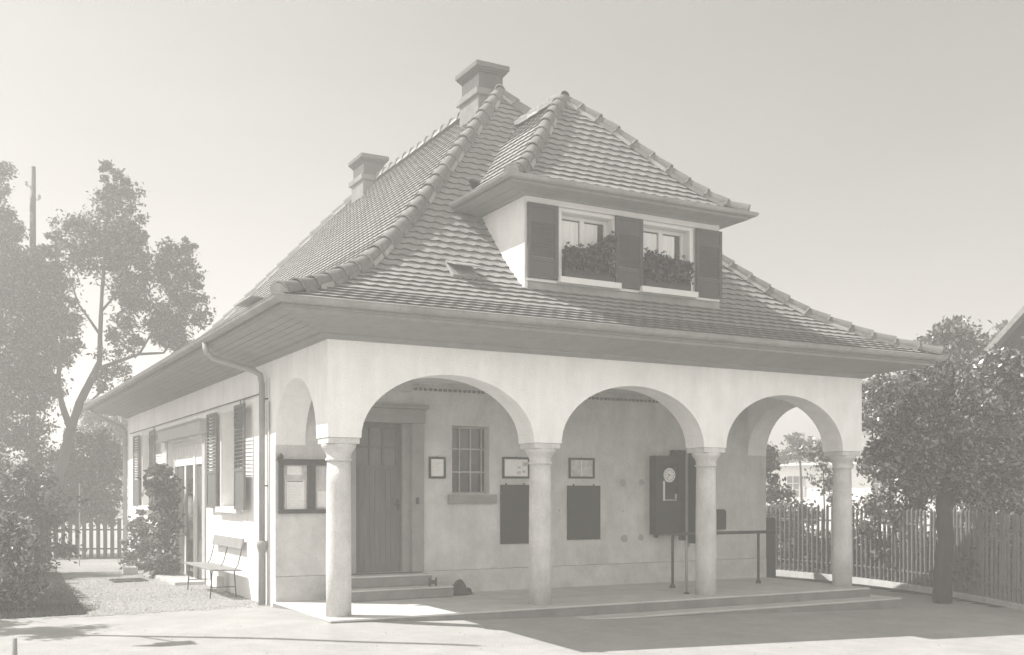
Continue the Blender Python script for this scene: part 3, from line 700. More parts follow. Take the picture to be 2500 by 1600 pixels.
def inner_plain(p, bx, a, b, y, c, d):
    bx(p, a, b, y, y + .004, c, d, M['picture']); bx(p, (a + b) / 2 - .01, (a + b) / 2 + .006, y - .002, y - .0005, c, d, M['paper'])
framed('framed_notice', 2.448, 2.739, 1.821, 2.164, 'small dark framed paper notice between the porch door and the window', 'picture', 'framed notices on the porch wall', .035, inner_text)
framed('framed_notice', 3.762, 4.276, 1.832, 2.183, 'framed pale sheet beside the window, above the dark board left of the second column', 'picture', 'framed notices on the porch wall', .035, inner_map)
framed('framed_notice', 5.04, 5.557, 1.84, 2.191, 'framed grey sheet in the middle arch, above the dark board there', 'picture', 'framed notices on the porch wall', .035, inner_plain)
def board(x0, x1, z0, z1, label):
    t = thing('dark_board', label, 'notice board', 'dark boards hung under the framed notices', ((x0 + x1) / 2, BY, z0)); g = MB(); h = (x1 - x0) / 2; H = z1 - z0
    g.box(-h, h, -.03, -.004, 0, H, M['board_green']); g.build('panel', t, bevel=0.003)
    for s in (-.62, .62):
        g = MB(); g.tube([(h * s, -.012, H), (h * s, -.012, H + .03)], .012, M['iron'], 8); g.build('hook', t)
board(3.728, 4.276, .758, 1.727, 'blank dark board partly behind the second column, beside the window')
board(5.011, 5.672, .80, 1.719, 'blank dark board in full view inside the middle arch')

# two-door display case
t = thing('display_case', 'dark wooden glazed notice case with timetable poster behind the first column', 'display case', None, (.53, BY, 1.289))
g = MB(); F = M['wood_dark']; fx0, fx1, H = -.50, .54, .80
g.box(fx0, fx1, -.012, -.002, 0, H, M['picture'])
for a, b in ((fx0, fx0 + .075), (-.055, .055), (fx1 - .075, fx1)): g.box(a, b, -.085, -.013, .062, H - .085, F)
g.box(fx0, fx1, -.085, -.013, 0, .06, F); g.box(fx0, fx1, -.085, -.013, H - .083, H - .02, F); g.box(fx0 - .03, fx1 + .03, -.10, -.002, H - .018, H, F)
g.build('frame', t, bevel=0.004)
g = MB(); g.box(-.39, -.075, -.022, -.014, .065, .50, M['paper']); g.box(-.36, -.14, -.021, -.014, .57, .70, M['paper'])
g.build('poster', t)
g = MB()
z = .465
rng = random.Random(8); x = -.355
while x < -.12: wv = rng.uniform(.006, .014); g.box(x, x + wv, -.0245, -.0225, z, z + .016, M['print']); x += wv + .004
for a in (-.375, -.093): g.box(a, a + .004, -.0245, -.0225, .07, .49, M['print'])
g.box(-.375, -.089, -.0245, -.0225, .49, .494, M['print'])
for k in range(14): g.box(-.35, -.13 - rng.uniform(0, .05), -.0245, -.0225, .12 + k * .023, .123 + k * .023, M['picture'])
g.build('poster_print', t)
g = MB(); g.box(.075, fx1 - .09, -.022, -.014, .075, .70, M['picture']); g.box(.10, .40, -.024, -.0225, .09, .33, M['paper']); g.build('poster', t)
g = MB(); g.lathe((fx0 + .03, -.05, H), [(.03, 0), (.045, .02), (.04, .06), (.02, .08), (.004, .085)], F, 12); g.build('finial', t, smooth=True)

# clock cabinet with open door
t = thing('clock_cabinet', 'tall dark wall cabinet with white clock dial, its narrow door open', 'clock', None, (6.93, BY, .83))
G = M['board_green']; g = MB(); yf = -.22
g.box(-.20, .44, yf + .07, -.003, .03, 1.42, G); g.box(-.22, -.171, yf, yf + .069, -.02, 1.42, G); g.box(.33, .44, yf, yf + .069, -.08, 1.53, G)
g.box(-.17, .329, yf, yf + .069, .03, .62, G); g.box(-.17, .329, yf, yf + .069, 1.27, 1.42, G); g.box(-.17, -.06, yf, yf + .069, .62, 1.27, G); g.box(.29, .329, yf, yf + .069, .62, 1.27, G)
g.box(.25, .44, yf + .07, -.003, 1.421, 1.53, G)
g.build('case', t, bevel=0.004)
g = MB(); g.box(-.058, .02, yf + .055, yf + .068, .625, .98, M['paper']); g.box(.022, .288, yf + .055, yf + .066, .625, .65, M['grey_paint']); g.box(.24, .288, yf + .055, yf + .066, .66, .75, M['grey_paint']); g.build('pendulum_window', t)
Rx = Matrix.Rotation(R(90), 4, 'X')
g = MB(); g.lathe((.09, yf + .02, 1.08), [(.124, -.02), (.128, 0), (.126, .008), (.118, .010), (0.001, .0101)], M['paper'], 36, Rx)
for k in range(12):
    T_ = Matrix.Translation((.09, yf + .0085, 1.08)) @ Matrix.Rotation(-R(30 * k), 4, 'Y'); g.box(-.006, .006, -.001, .001, .080, .108, M['print'], T_)
dl = g.build('clock_dial', t)
for ang, ln, wd in ((289, .062, .011), (228, .098, .007)):
    g = MB(); T_ = Matrix.Translation((.09, yf + .0055, 1.08)) @ Matrix.Rotation(R(ang), 4, 'Y'); g.box(-wd / 2, wd / 2, -.001, .001, -.015, ln, M['print'], T_); g.build('clock_hand', dl)
g = MB(); T_ = Matrix.Translation((.40, yf, 0))
g.box(.46, .485, yf - .42, yf - .042, -.13, 1.50, G); g.box(.452, .493, yf - .04, yf - .003, -.2, 1.50, M['mortar']); g.build('cabinet_door', t)

# dark wall box and pipe at the right
t = thing('letter_box', 'dark round-topped box on the porch wall beside the third column', 'letter box', None, (8.22, BY, .93))
g = MB(); pr = [(-.14, 0), (.14, 0), (.14, .29)] + [(.14 - .05 + .05 * math.cos(a), .30 + .06 * math.sin(a)) for a in np.linspace(0, math.pi / 2, 5)] + [(-.14 + .05 - .05 * math.sin(a), .30 + .06 * math.cos(a)) for a in np.linspace(0, math.pi / 2, 5)]
n = len(pr); vs = [(x, -.002, z) for x, z in pr] + [(x, -.14, z) for x, z in pr]
g.add(vs, [tuple(range(n)), tuple(range(n, 2 * n))[::-1]] + [(i, (i + 1) % n, n + (i + 1) % n, n + i) for i in range(n)], M['wood_dark']); g.build('body', t, bevel=0.006)
g = MB(); g.box(-.08, .08, -.146, -.141, .24, .262, M['iron']); g.build('slot', t)
g = MB(); g.tube([(-.05, -.03, .36), (-.05, -.03, 1.30)], .018, M['wood_dark'], 8); g.build('pipe', t)

# rail
t = thing('hand_rail', 'dark iron rail on two posts along the porch floor at right', 'railing', None, (7.4, 1.36, 0))
g = MB(); g.tube([(-.91, 0, .905), (1.35, 0, .905)], .028, M['iron'], 10); g.build('top_bar', t, smooth=True)
for x in (-.91, .98):
    g = MB(); g.tube([(x, 0, 0.0), (x, 0, .89)], .024, M['iron'], 10); g.lathe((x, 0, 0), [(.05, .001), (.05, .02), (.03, .06), (.024, .07)], M['iron'], 12); g.build('post', t, smooth=True)
# slim pole by the third column
t = thing('notice_pole', 'slim pale pole standing just left of the third column', 'pole', None, (6.02, .40, 0))
g = MB(); g.tube([(0, 0, 0), (0, 0, .85)], .022, M['frame_stone'], 8); g.lathe((0, 0, 0), [(.05, .001), (.05, .012), (.022, .03)], M['iron'], 12); g.build('shaft', t, smooth=True)

# porch lamp
t = thing('porch_lamp', 'dark enamel pendant lamp hanging in the first arch', 'lamp', None, (1.45, 1.0, 3.12))
g = MB(); g.lathe((0, 0, 0), [(.025, .10), (.05, .09), (.09, .06), (.20, .035), (.24, .03), (.238, .022), (.19, .02), (.17, -.01), (.16, -.05), (.12, -.085), (.05, -.10), (.004, -.102)], M['gutter'], 28); g.build('lamp_shade', t, smooth=True)
g = MB(); g.tube([(0, 0, .09), (0, 0, .21)], .014, M['iron'], 8); g.build('stem', t)

# sack, boot scraper
g = MB(); rng = random.Random(6)
prf = [(.005, .0), (.17, .0), (.19, .04), (.18, .12), (.13, .19), (.09, .23), (.05, .27), (.02, .275)]
g.lathe((0, 0, 0), [(r_ * 1.0, z) for r_, z in prf], M['leather'], 20)
g.lathe((.17, .02, 0), [(.005, 0), (.12, 0), (.13, .04), (.11, .10), (.06, .13), (.01, .14)], M['leather'], 16)
g.v = [(x * (1 + .08 * math.sin(z * 30 + x * 9)), y * .75, z * (1 + .07 * math.sin(x * 25))) for x, y, z in g.v]
g.v = [(x * .82, y * .85, z * .85) for x, y, z in g.v]
o = g.build('sack', None, smooth=True); o.location = (2.80, 1.98, 0.002); tag(o, 'slumped dark sack on the porch floor beside the door steps', 'sack')
t = thing('boot_scraper', 'small iron boot scraper on the end of the lower door step', 'boot scraper', None, (2.30, 1.85, .171))
g = MB()
for x in (-.055, .055):
    g = MB(); g.box(x - .008, x + .008, -.02, .02, 0, .11, M['iron']); g.lathe((x, 0, .11), [(.014, 0), (.012, .018), (.002, .024)], M['iron'], 8); g.build('upright', t)
g = MB(); g.box(-.047, .047, -.004, .004, .03, .09, M['iron']); g.build('blade', t)

# geraniums in the dormer windows
def geranium(cx, wd, label, seed, hump):
    rng = random.Random(seed); t = thing('geranium_box', label, 'plant', 'geranium boxes in the dormer windows', (cx, DY - .01, 4.755))
    g = MB(); g.box(-wd / 2, wd / 2, -.085, .09, .003, .14, M['wood_dark']); g.build('planter', t, bevel=0.004)
    g = MB()
    for i in range(1500):
        x = rng.uniform(-wd / 2, wd / 2); hh = hump(x / wd) ; z = .08 + rng.random() ** .7 * hh; y = rng.uniform(-.15, .10) - .03
        r_ = rng.uniform(.02, .036); nrm = Vector((rng.gauss(0, .6), -1 + rng.gauss(0, .5), rng.gauss(.4, .5))).normalized()
        u = nrm.orthogonal().normalized(); v = nrm.cross(u); c = Vector((x, y, z))
        g.face([c + (u * math.cos(k * math.pi / 3) + v * math.sin(k * math.pi / 3)) * r_ * rng.uniform(.8, 1.1) for k in range(6)], M['leaf_dark'])
    g.build('leaves', t)
    g = MB()
    for i in range(9):
        x = rng.uniform(-wd / 2, wd / 2); z0 = .08 + hump(x / wd) * .8; z1 = z0 + rng.uniform(.05, .17); g.tube([(x, -.03, z0), (x + rng.uniform(-.03, .03), -.05, z1)], .003, M['leaf_dark'], 4)
        for k in range(12):
            c = Vector((x, -.05, z1)) + Vector((rng.gauss(0, .02), rng.gauss(0, .015), rng.gauss(0, .012))); g.lathe(c, [(.002, -.008), (.012, 0), (.002, .008)], M['leaf_dark'], 6)
    g.build('blossoms', t)
geranium(4.16, .86, 'dark geranium box with tall foliage in the left dormer window', 1, lambda q: .36 + .55 * max(0, q + .05))
geranium(5.61, .86, 'dark geranium box with thin flower stems in the right dormer window', 2, lambda q: .40 - .10 * q)

# ------------------------------------------------------------------ bench
t = thing('garden_bench', 'light wooden bench with slim iron legs against the side wall', 'bench', None, (-.33, 4.95, -.085))
g = MB(); ya, yb = -1.05, 1.05
for i, (a, b) in enumerate(((-.25, -.135), (-.125, -.01), (0, .115), (.125, .24))): g.box(a, b, ya, yb, .455 - .006 * i, .478 - .006 * i, M['bench'])
g.build('seat', t, bevel=0.004)
Tb = Matrix.Translation((.245, 0, .78)) @ Matrix.Rotation(R(14), 4, 'Y')
g = MB(); g.box(-.012, .012, ya + .05, yb - .05, 0, .17, M['bench'], Tb); g.build('backrest', t, bevel=0.004)
for y in (-.95, 0, .95):
    g = MB(); g.tube([(.14, y, .44), (.20, y, .52), (.235, y, .66), (.27, y, .80), (.29, y, .93)], .009, M['iron'], 6); g.build('back_stay', t)
for y in (-.85, .85):
    for x, xx in ((-.18, -.21), (.17, .20)):
        g = MB(); g.tube([(x + (.03 if x < 0 else -.03), y, .448), (x, y, .43), (xx, y, 0)], .011, M['iron'], 7); g.build('leg', t)
    g = MB(); g.tube([(-.16, y, .445), (.20, y, .435)], .010, M['iron'], 6); g.build('seat_bearer', t); g = MB(); g.tube([(-.20, y, .18), (.19, y, .18)], .007, M['iron'], 6); g.build('stretcher', t)
o = MB(); o.box(-.05, .05, -.09, .09, 0, .27, M['kerbstone']); o = o.build('marker_stone', None, bevel=0.01); o.location = (-.12, 5.2, -.09); tag(o, 'small white upright stone against the wall behind the bench', 'stone')
o = MB(); o.box(-.14, .14, -.12, .12, 0, .15, M['kerbstone']); o = o.build('edging_stone', None, bevel=0.015); o.location = (-.75, 10.6, -.12); tag(o, 'pale square stone at the foot of the wall shrub', 'stone')
t = thing('foot_grate', 'flat iron scraper grate lying before the garden door', 'grate', None, (-1.1, 8.5, -.10))
g = MB(); g.box(-.28, .28, -.35, -.31, 0, .025, M['iron']); g.box(-.28, .28, .31, .35, 0, .025, M['iron']); g.box(-.31, -.279, -.35, .35, 0, .024, M['iron']); g.box(.279, .31, -.35, .35, 0, .024, M['iron']); g.build('frame', t)
g = MB()
for k in range(14): g.box(-.27 + k * .04, -.26 + k * .04, -.309, .309, .002, .022, M['iron'])
g.build('bars', t)

# ------------------------------------------------------------------ vegetation
def leaf_arrays(clumps, size, seed, flat=0.5, aspect=0.6):
    """clumps: (centre, radii, count, subclusters). returns verts, faces as arrays of single quads"""
    rs = np.random.RandomState(seed); allc = []
    for c, r, n, ns in clumps:
        c = np.array(c, float); r = np.array(r, float)
        d = rs.normal(size=(ns, 3)); d /= np.linalg.norm(d, axis=1)[:, None]
        sub = c + d * r * (rs.rand(ns, 1) ** 0.45)
        idx = rs.randint(0, ns, n); sr = np.mean(r) * 0.22
        p = sub[idx] + rs.normal(size=(n, 3)) * sr * np.array([1, 1, .75]) * (0.5 + rs.rand(ns, 1)[idx] * .8)
        allc.append(p)
    P = np.concatenate(allc); n = len(P)
    nr = rs.normal(size=(n, 3)) + np.array([0, 0, flat]); nr /= np.linalg.norm(nr, axis=1)[:, None]
    a = rs.normal(size=(n, 3)); u = np.cross(nr, a); u /= np.linalg.norm(u, axis=1)[:, None]; v = np.cross(nr, u)
    s = size * (0.6 + 0.8 * rs.rand(n, 1)); V = np.stack([P - u * s, P - v * s * aspect * .8 + nr * s * .15, P + u * s * 1.05, P + v * s * aspect * .8 + nr * s * .15], 1).reshape(-1, 3)
    return V, n
def foliage(name, clumps, size, seed, m, parent=None, flat=0.5, aspect=0.6, extra=None):
    V, n = leaf_arrays(clumps, size, seed, flat, aspect)
    if parent is not None: V = V - np.array(parent.location)
    me = bpy.data.meshes.new(name); me.vertices.add(len(V)); me.vertices.foreach_set('co', V.ravel())
    me.loops.add(4 * n); me.loops.foreach_set('vertex_index', np.arange(4 * n)); me.polygons.add(n)
    me.polygons.foreach_set('loop_start', np.arange(n) * 4); me.polygons.foreach_set('loop_total', np.full(n, 4)); me.materials.append(m)
    me.update(); me.validate()
    o = bpy.data.objects.new(name, me); scene.collection.objects.link(o)
    if parent is not None: o.parent = parent
    return o
def limbs(paths, parent, m=None, name='trunk', seed=0, girth=1.0):
    g = MB(); o_ = Vector(parent.location); rng = random.Random(seed)
    for pts, r0, r1 in paths:
        r0 *= girth; r1 *= girth
        P = [Vector(p) - o_ for p in pts]; Q = []
        for a, b in zip(P[:-1], P[1:]):
            for k in range(4):
                q = a.lerp(b, k / 4); Q.append(q + Vector((rng.gauss(0, .3), rng.gauss(0, .3), 0)) * (r0 * .13 if Q else 0))
        Q.append(P[-1]); n = len(Q); g.tube(Q, [lerp(r0, r1, i / (n - 1)) * rng.uniform(.93, 1.07) for i in range(n)], m or M['bark'], 10)
    return g.build(name, parent, smooth=True)
A = lambda px, py, Z: tuple(proj_at(px, py, Z))

# left fruit tree
ZT = 29.0; KT = ZT / 20.0
lt = thing('fruit_tree', 'tall forked fruit tree with dark leaning trunk at the left corner', 'tree', None, A(95, 1365, ZT))
lt.location.z = -.12
limbs([([lt.location, A(110, 1290, ZT), A(135, 1180, ZT), A(160, 1110, ZT), A(172, 1050, ZT)], .20, .15),
       ([A(172, 1050, ZT), A(195, 985, ZT), A(222, 930, ZT), A(243, 885, ZT)], .125, .085), ([A(243, 885, ZT), A(245, 800, ZT), A(250, 700, ZT), A(262, 560, ZT), A(265, 450, ZT)], .075, .02),
       ([A(255, 660, ZT), A(300, 600, ZT), A(330, 540, ZT)], .03, .01), ([A(258, 600, ZT), A(220, 560, ZT), A(200, 530, ZT)], .03, .01), ([A(340, 865, ZT - .3), A(390, 780, ZT), A(430, 700, ZT)], .035, .01),
       ([A(172, 1050, ZT), A(152, 990, ZT), A(142, 930, ZT), A(148, 860, ZT), A(110, 780, ZT), A(90, 650, ZT + .4)], .095, .02),
       ([A(243, 900, ZT), A(290, 882, ZT), A(340, 865, ZT - .3), A(400, 862, ZT - .3), A(440, 800, ZT)], .06, .02),
       ([A(232, 925, ZT), A(262, 900, ZT + .3), A(255, 950, ZT + .5), A(215, 985, ZT + .4)], .04, .03),
       ([A(248, 760, ZT), A(300, 700, ZT + .3), A(380, 620, ZT)], .04, .012), ([A(246, 820, ZT), A(190, 740, ZT - .3), A(160, 640, ZT)], .04, .012),
       ([A(142, 930, ZT), A(110, 900, ZT - .5), A(60, 850, ZT - .8)], .05, .02)], lt, girth=KT * .68)
cl = [(A(262, 425, ZT), (.16, .16, .25), 500, 6), (A(300, 440, ZT), (.25, .2, .15), 350, 6), (A(285, 490, ZT), (.42, .5, .33), 1400, 14), (A(320, 470, ZT), (.28, .3, .15), 400, 6), (A(270, 570, ZT), (.42, .5, .45), 1700, 16),
      (A(320, 560, ZT), (.35, .4, .35), 1000, 10), (A(205, 560, ZT), (.45, .5, .25), 900, 12), (A(220, 620, ZT), (.6, .6, .45), 2400, 20), (A(300, 650, ZT), (.55, .6, .45), 2600, 20), (A(350, 600, ZT), (.25, .4, .3), 700, 8), (A(380, 640, ZT), (.3, .3, .3), 700, 8),
      (A(440, 615, ZT), (.4, .4, .2), 800, 9), (A(465, 600, ZT), (.22, .2, .12), 250, 5), (A(420, 680, ZT), (.45, .5, .4), 1900, 14), (A(450, 750, ZT), (.4, .5, .4), 1700, 12), (A(480, 690, ZT), (.2, .3, .15), 350, 5), (A(340, 740, ZT), (.6, .6, .5), 2600, 16),
      (A(400, 800, ZT), (.5, .5, .45), 2200, 14), (A(300, 820, ZT), (.4, .4, .4), 1000, 10), (A(280, 880, ZT), (.35, .4, .3), 650, 8), (A(290, 940, ZT + .4), (.35, .4, .3), 600, 8), (A(450, 850, ZT), (.3, .4, .2), 800, 8),
      (A(165, 545, ZT), (.12, .12, .2), 150, 4), (A(130, 560, ZT), (.25, .25, .18), 300, 5)]
cl = [(a, tuple(q * KT for q in b_), int(n_ * .95), int(k_ * 1.1)) for a, b_, n_, k_ in cl]
foliage('crown', cl, .058, 21, M['leaf_shade'], lt)
# dense tree at the frame edge, nearer
ZD = 30.0; KD = ZD / 19.0
dt = thing('broadleaf_tree', 'dense broadleaf tree filling the left edge of the frame', 'tree', None, A(-60, 1365, ZD)); dt.location.z = -.12
limbs([([dt.location, A(-50, 1200, ZD), A(-30, 1000, ZD), A(0, 800, ZD), A(5, 600, ZD)], .22, .05), ([A(-30, 1000, ZD), A(60, 900, ZD), A(110, 800, ZD)], .08, .02), ([A(0, 800, ZD), A(60, 700, ZD), A(90, 620, ZD)], .05, .02)], dt, girth=KD * .6)
cl = [(A(5, 430, ZD), (.2, .3, .25), 300, 6), (A(0, 500, ZD), (.3, .4, .4), 900, 10), (A(10, 580, ZD), (.35, .5, .45), 1500, 12), (A(0, 680, ZD), (.7, .7, .5), 2800, 20), (A(90, 640, ZD), (.45, .6, .35), 1400, 14), (A(120, 610, ZD), (.3, .3, .3), 500, 8), (A(60, 720, ZD), (.75, .7, .6), 3400, 24),
      (A(130, 700, ZD), (.4, .5, .5), 1400, 12), (A(40, 820, ZD), (.85, .8, .6), 4000, 26), (A(130, 800, ZD), (.5, .6, .45), 2200, 16), (A(150, 860, ZD), (.35, .5, .3), 1100, 10), (A(20, 920, ZD), (.8, .8, .6), 3600, 24), (A(95, 930, ZD), (.5, .6, .4), 2000, 14),
      (A(30, 1030, ZD), (.8, .8, .6), 3400, 22), (A(-60, 800, ZD), (.8, .8, 1.4), 3000, 24), (A(60, 1110, ZD), (.6, .7, .45), 1900, 14), (A(-20, 1150, ZD), (.6, .7, .6), 1500, 14)]
cl = [(a, tuple(q * KD for q in b_), int(n_ * 1.1), int(k_ * 1.2)) for a, b_, n_, k_ in cl]
foliage('crown', cl, .068, 22, M['leaf_shade'], dt)

# clipped hedge and shrubs behind the left fence / beside the tree
def shrub(name, label, cat, base, cl, size, seed, m, stem=True, group=None, flat=.5):
    t = thing(name, label, cat, group, base)
    foliage('foliage', cl, size, seed, m, t, flat)
    if stem:
        c = cl[0][0]; limbs([([base, (lerp(base[0], c[0], .5) + .05, lerp(base[1], c[1], .5), lerp(base[2], c[2], .5)), c], .035, .012)], t, name='stem', seed=seed)
    return t
b = A(225, 1290, 30); shrub('dark_conifer', 'dark rounded evergreen behind the fruit tree trunk, beside the house corner', 'tree', (b[0], b[1], -.2),
    [(A(215, 1140, 30), (0.94, 1.12, 0.88), 3400, 30), (A(258, 1150, 30.5), (0.44, 0.75, 1.00), 1700, 14), (A(200, 1230, 30), (1.06, 1.12, 0.69), 3000, 30), (A(150, 1180, 30), (0.75, 1.00, 1.00), 2300, 18), (A(225, 1075, 30), (0.62, 0.75, 0.38), 700, 12), (A(262, 1250, 30.5), (0.38, 0.62, 0.50), 1100, 12)], 0.062, 31, M['leaf_dark'])
b = A(255, 1250, 40); shrub('pale_shrub', 'pale loose sunlit tree far behind the house corner', 'tree', (b[0], b[1], -.3),
    [(A(235, 1040, 40), (1.0, .9, .9), 1500, 26), (A(285, 1050, 40), (.8, .9, .8), 1500, 20), (A(220, 1000, 40), (.7, .6, .5), 500, 14), (A(260, 1120, 40), (1.2, 1, .8), 2200, 20)], .085, 32, M['leaf_light'])
b = A(90, 1330, 22); shrub('garden_shrub', 'broad dark shrub mass under the left trees beside the lattice gate', 'shrub', (b[0], b[1], -.15),
    [(A(90, 1260, 22), (.9, .8, .8), 2800, 22), (A(40, 1210, 22), (.8, .8, .8), 2200, 20), (A(80, 1340, 22), (.7, .7, .4), 1800, 16), (A(0, 1290, 21), (.8, .7, .6), 1500, 14)], .055, 33, M['leaf_dark'])
# near rounded bush
b = A(20, 1500, 15.5); shrub('rounded_bush', 'low rounded leafy bush at the left edge beside the gravel', 'bush', (b[0], b[1], -.1),
    [(A(-20, 1300, 15.2), (.55, .5, .38), 2600, 26), (A(40, 1330, 15.3), (.35, .45, .32), 2000, 18), (A(10, 1400, 15), (.5, .5, .35), 2600, 22), (A(60, 1420, 15), (.28, .4, .25), 1300, 14), (A(-30, 1450, 14.8), (.5, .5, .3), 2000, 18), (A(0, 1255, 15.4), (.2, .2, .12), 250, 8)], .042, 34, M['leaf'])
# wall shrubs
b = (-.35, 8.9, -.12); shrub('wall_rose', 'tall glossy climbing shrub trained up the wall beside the garden door', 'shrub', b,
    [((-.40, 8.9, 1.9), (.26, .5, .28), 420, 12), ((-.36, 9.3, 1.6), (.24, .65, .35), 1000, 16), ((-.36, 9.0, 1.1), (.24, .5, .35), 900, 14), ((-.34, 9.0, .55), (.22, .5, .35), 750, 14), ((-.38, 9.2, .1), (.28, .6, .2), 800, 14), ((-.3, 10.6, 1.75), (.2, .45, .16), 260, 8), ((-.3, 9.2, 2.1), (.18, .3, .15), 150, 6)], .075, 35, M['leaf_light'], flat=.2)
b = (-.45, 12.3, -.15); shrub('wall_bush', 'low dark bush under the far side window', 'bush', b,
    [((-.28, 12.1, .9), (.2, .45, .32), 800, 12), ((-.32, 12.0, .4), (.24, .55, .35), 1200, 14), ((-.32, 12.2, .05), (.28, .65, .22), 900, 12)], .06, 36, M['leaf'])

# grass and leaf litter at the left edge (uncountable)
rs = np.random.RandomState(9); n = 26000
gx = -1.55 - np.abs(rs.normal(0, 1.0, n)) * .9 - rs.rand(n) * .3; gy = 2.7 + rs.rand(n) ** 1.3 * 9
gx = gx - 0.55 * np.exp(-((gy - 2.7) / 1.2)) - .25 + np.where(rs.rand(n) < .15, rs.rand(n) * .9, 0)
gx = np.where(gx > -2.5 + .05 * (gy - 3), gx - .9, gx); keep = (gx > -6.5) & (gx < -2.42 + .05 * (gy - 3) + .25 * (rs.rand(n) < .2)); gx, gy = gx[keep], gy[keep]; n = len(gx); hz = .02 + .06 * rs.rand(n) ** 1.5; a = rs.rand(n) * 6.28; wv = .006
bz = gz(gx, gy); V = np.zeros((n, 3, 3)); V[:, 0] = np.stack([gx - wv * np.cos(a), gy - wv * np.sin(a), bz], 1); V[:, 1] = np.stack([gx + wv * np.cos(a), gy + wv * np.sin(a), bz], 1)
V[:, 2] = np.stack([gx + rs.normal(0, .03, n), gy + rs.normal(0, .03, n), bz + hz], 1)
me = bpy.data.meshes.new('grass'); me.from_pydata(V.reshape(-1, 3).tolist(), [], [(3 * i, 3 * i + 1, 3 * i + 2) for i in range(n)]); me.materials.append(M['grass'])
o = bpy.data.objects.new('grass', me); scene.collection.objects.link(o); tag(o, 'short shaded grass edging the gravel at the left', 'grass', kind='stuff')
g = MB(); rng = random.Random(13)
for i in range(4200):
    y = 2.5 + rng.random() ** 1.2 * 7; x = rng.uniform(-2.6, -.03); r_ = rng.uniform(.006, .02); z = float(gz(x, y)) + r_ * .3
    c = Vector((x, y, z)); an = rng.random() * 6
    p = [c + Vector((math.cos(an + k * 1.57) * r_ * rng.uniform(.7, 1.2), math.sin(an + k * 1.57) * r_ * rng.uniform(.7, 1.2), 0)) for k in range(4)]; tpt = c + Vector((0, 0, r_ * .9))
    g.add(p + [tpt], [(0, 1, 4), (1, 2, 4), (2, 3, 4), (3, 0, 4)], M['pebble'])
for i in range(500):
    x = rng.uniform(-5, 9); y = rng.uniform(-8, 2.3) if x < -.2 else rng.uniform(-8, -.7); r_ = rng.uniform(.004, .012); c = Vector((x, y, float(gz(x, y)) + .001)); an = rng.random() * 6
    g.add([c + Vector((math.cos(an + k * 1.57) * r_ * rng.uniform(.7, 1.3), math.sin(an + k * 1.57) * r_, 0)) for k in range(4)] + [c + Vector((0, 0, r_ * .8))], [(0, 1, 4), (1, 2, 4), (2, 3, 4), (3, 0, 4)], M['riser'])
o = g.build('pebbles'); tag(o, 'loose pebbles scattered over the gravel path', 'gravel', kind='stuff')

# ------------------------------------------------------------------ left: picket gate fence, pole, stakes
def picket_fence(name, label, pts, n_picket, h, gap_post, r_=.022, seed=0, flatp=False, top_var=.03, base_f=None, mat_=None):
    mat_ = mat_ or M['fence']; rng = random.Random(seed); P = [Vector(p) for p in pts]; t = thing(name, label, 'fence', None, P[0]); o_ = P[0]; seg = [0]
    for a, b in zip(P[:-1], P[1:]): seg.append(seg[-1] + (b - a).length)
    def at(q):
        for i in range(len(P) - 1):
            if q <= seg[i + 1] or i == len(P) - 2: return P[i].lerp(P[i + 1], (q - seg[i]) / (seg[i + 1] - seg[i])), (P[i + 1] - P[i]).normalized()
    g = MB()
    for k in range(n_picket):
        p, d = at(seg[-1] * (k + .5) / n_picket); p = p - o_; hh = h + rng.uniform(-top_var, top_var); lean = rng.uniform(-.022, .022)
        if flatp: g.box(-.052, .052, -.01, .01, .03, hh, mat_, Matrix.Translation(p) @ Matrix.Rotation(math.atan2(d.y, d.x), 4, 'Z'))
        else: g.tube([p + Vector((0, 0, .02)), p + Vector((lean * .5, lean, hh * .5)), p + Vector((lean, lean * 2, hh - .05)), p + Vector((lean, lean * 2, hh))], [r_ * rng.uniform(.85, 1.15)] * 3 + [r_ * .35], mat_, 7)
    g.build('pickets', t)
    for z in (.30, h - .33):
        g = MB(); g.tube([q - o_ + Vector((.03, .02, z)) for q in P], .022, mat_, 6); g.build('rail', t)
    q = 0
    while q <= seg[-1] + .01:
        p, d = at(q); g = MB(); p = p - o_ + Vector((d.y, -d.x, 0)) * -.06; g.tube([p + Vector((0, 0, -.1)), p + Vector((0, 0, h - .02))], .045, mat_, 8); g.build('post', t); q += gap_post
    return t
picket_fence('garden_gate_fence', 'low picket fence closing the garden path at the far left', [(-5.5, 19.8, -.22), (-1.6, 18.3, -.22), (.6, 17.1, -.22)], 35, 1.15, 3.2, flatp=True, seed=2, mat_=M['wood_dark'])
t = thing('telegraph_pole', 'bare grey telegraph pole rising above the left trees', 'pole', None, (-1.93, 20.27, -.3))
g = MB(); g.tube([(0, 0, 0), (0, 0, 6), (0, 0, 11.3)], [.11, .095, .078], M['wood_dark'], 12); g.build('shaft', t, smooth=True)
for sx, z in ((-1, 10.75), (1, 10.35)):
    g = MB(); g.tube([Vector((0, 0, z)) + Vector(tuple(RT)) * sx * q + Vector((0, 0, dz)) for q, dz in ((.06, 0), (.17, -.01), (.19, .03))], .012, M['iron'], 6)
    c = Vector((0, 0, z)) + Vector(tuple(RT)) * sx * .19; g.lathe(c, [(.03, .02), (.045, .05), (.03, .08), (.04, .11), (.02, .14)], M['mortar'], 10); g.build('insulator', t)
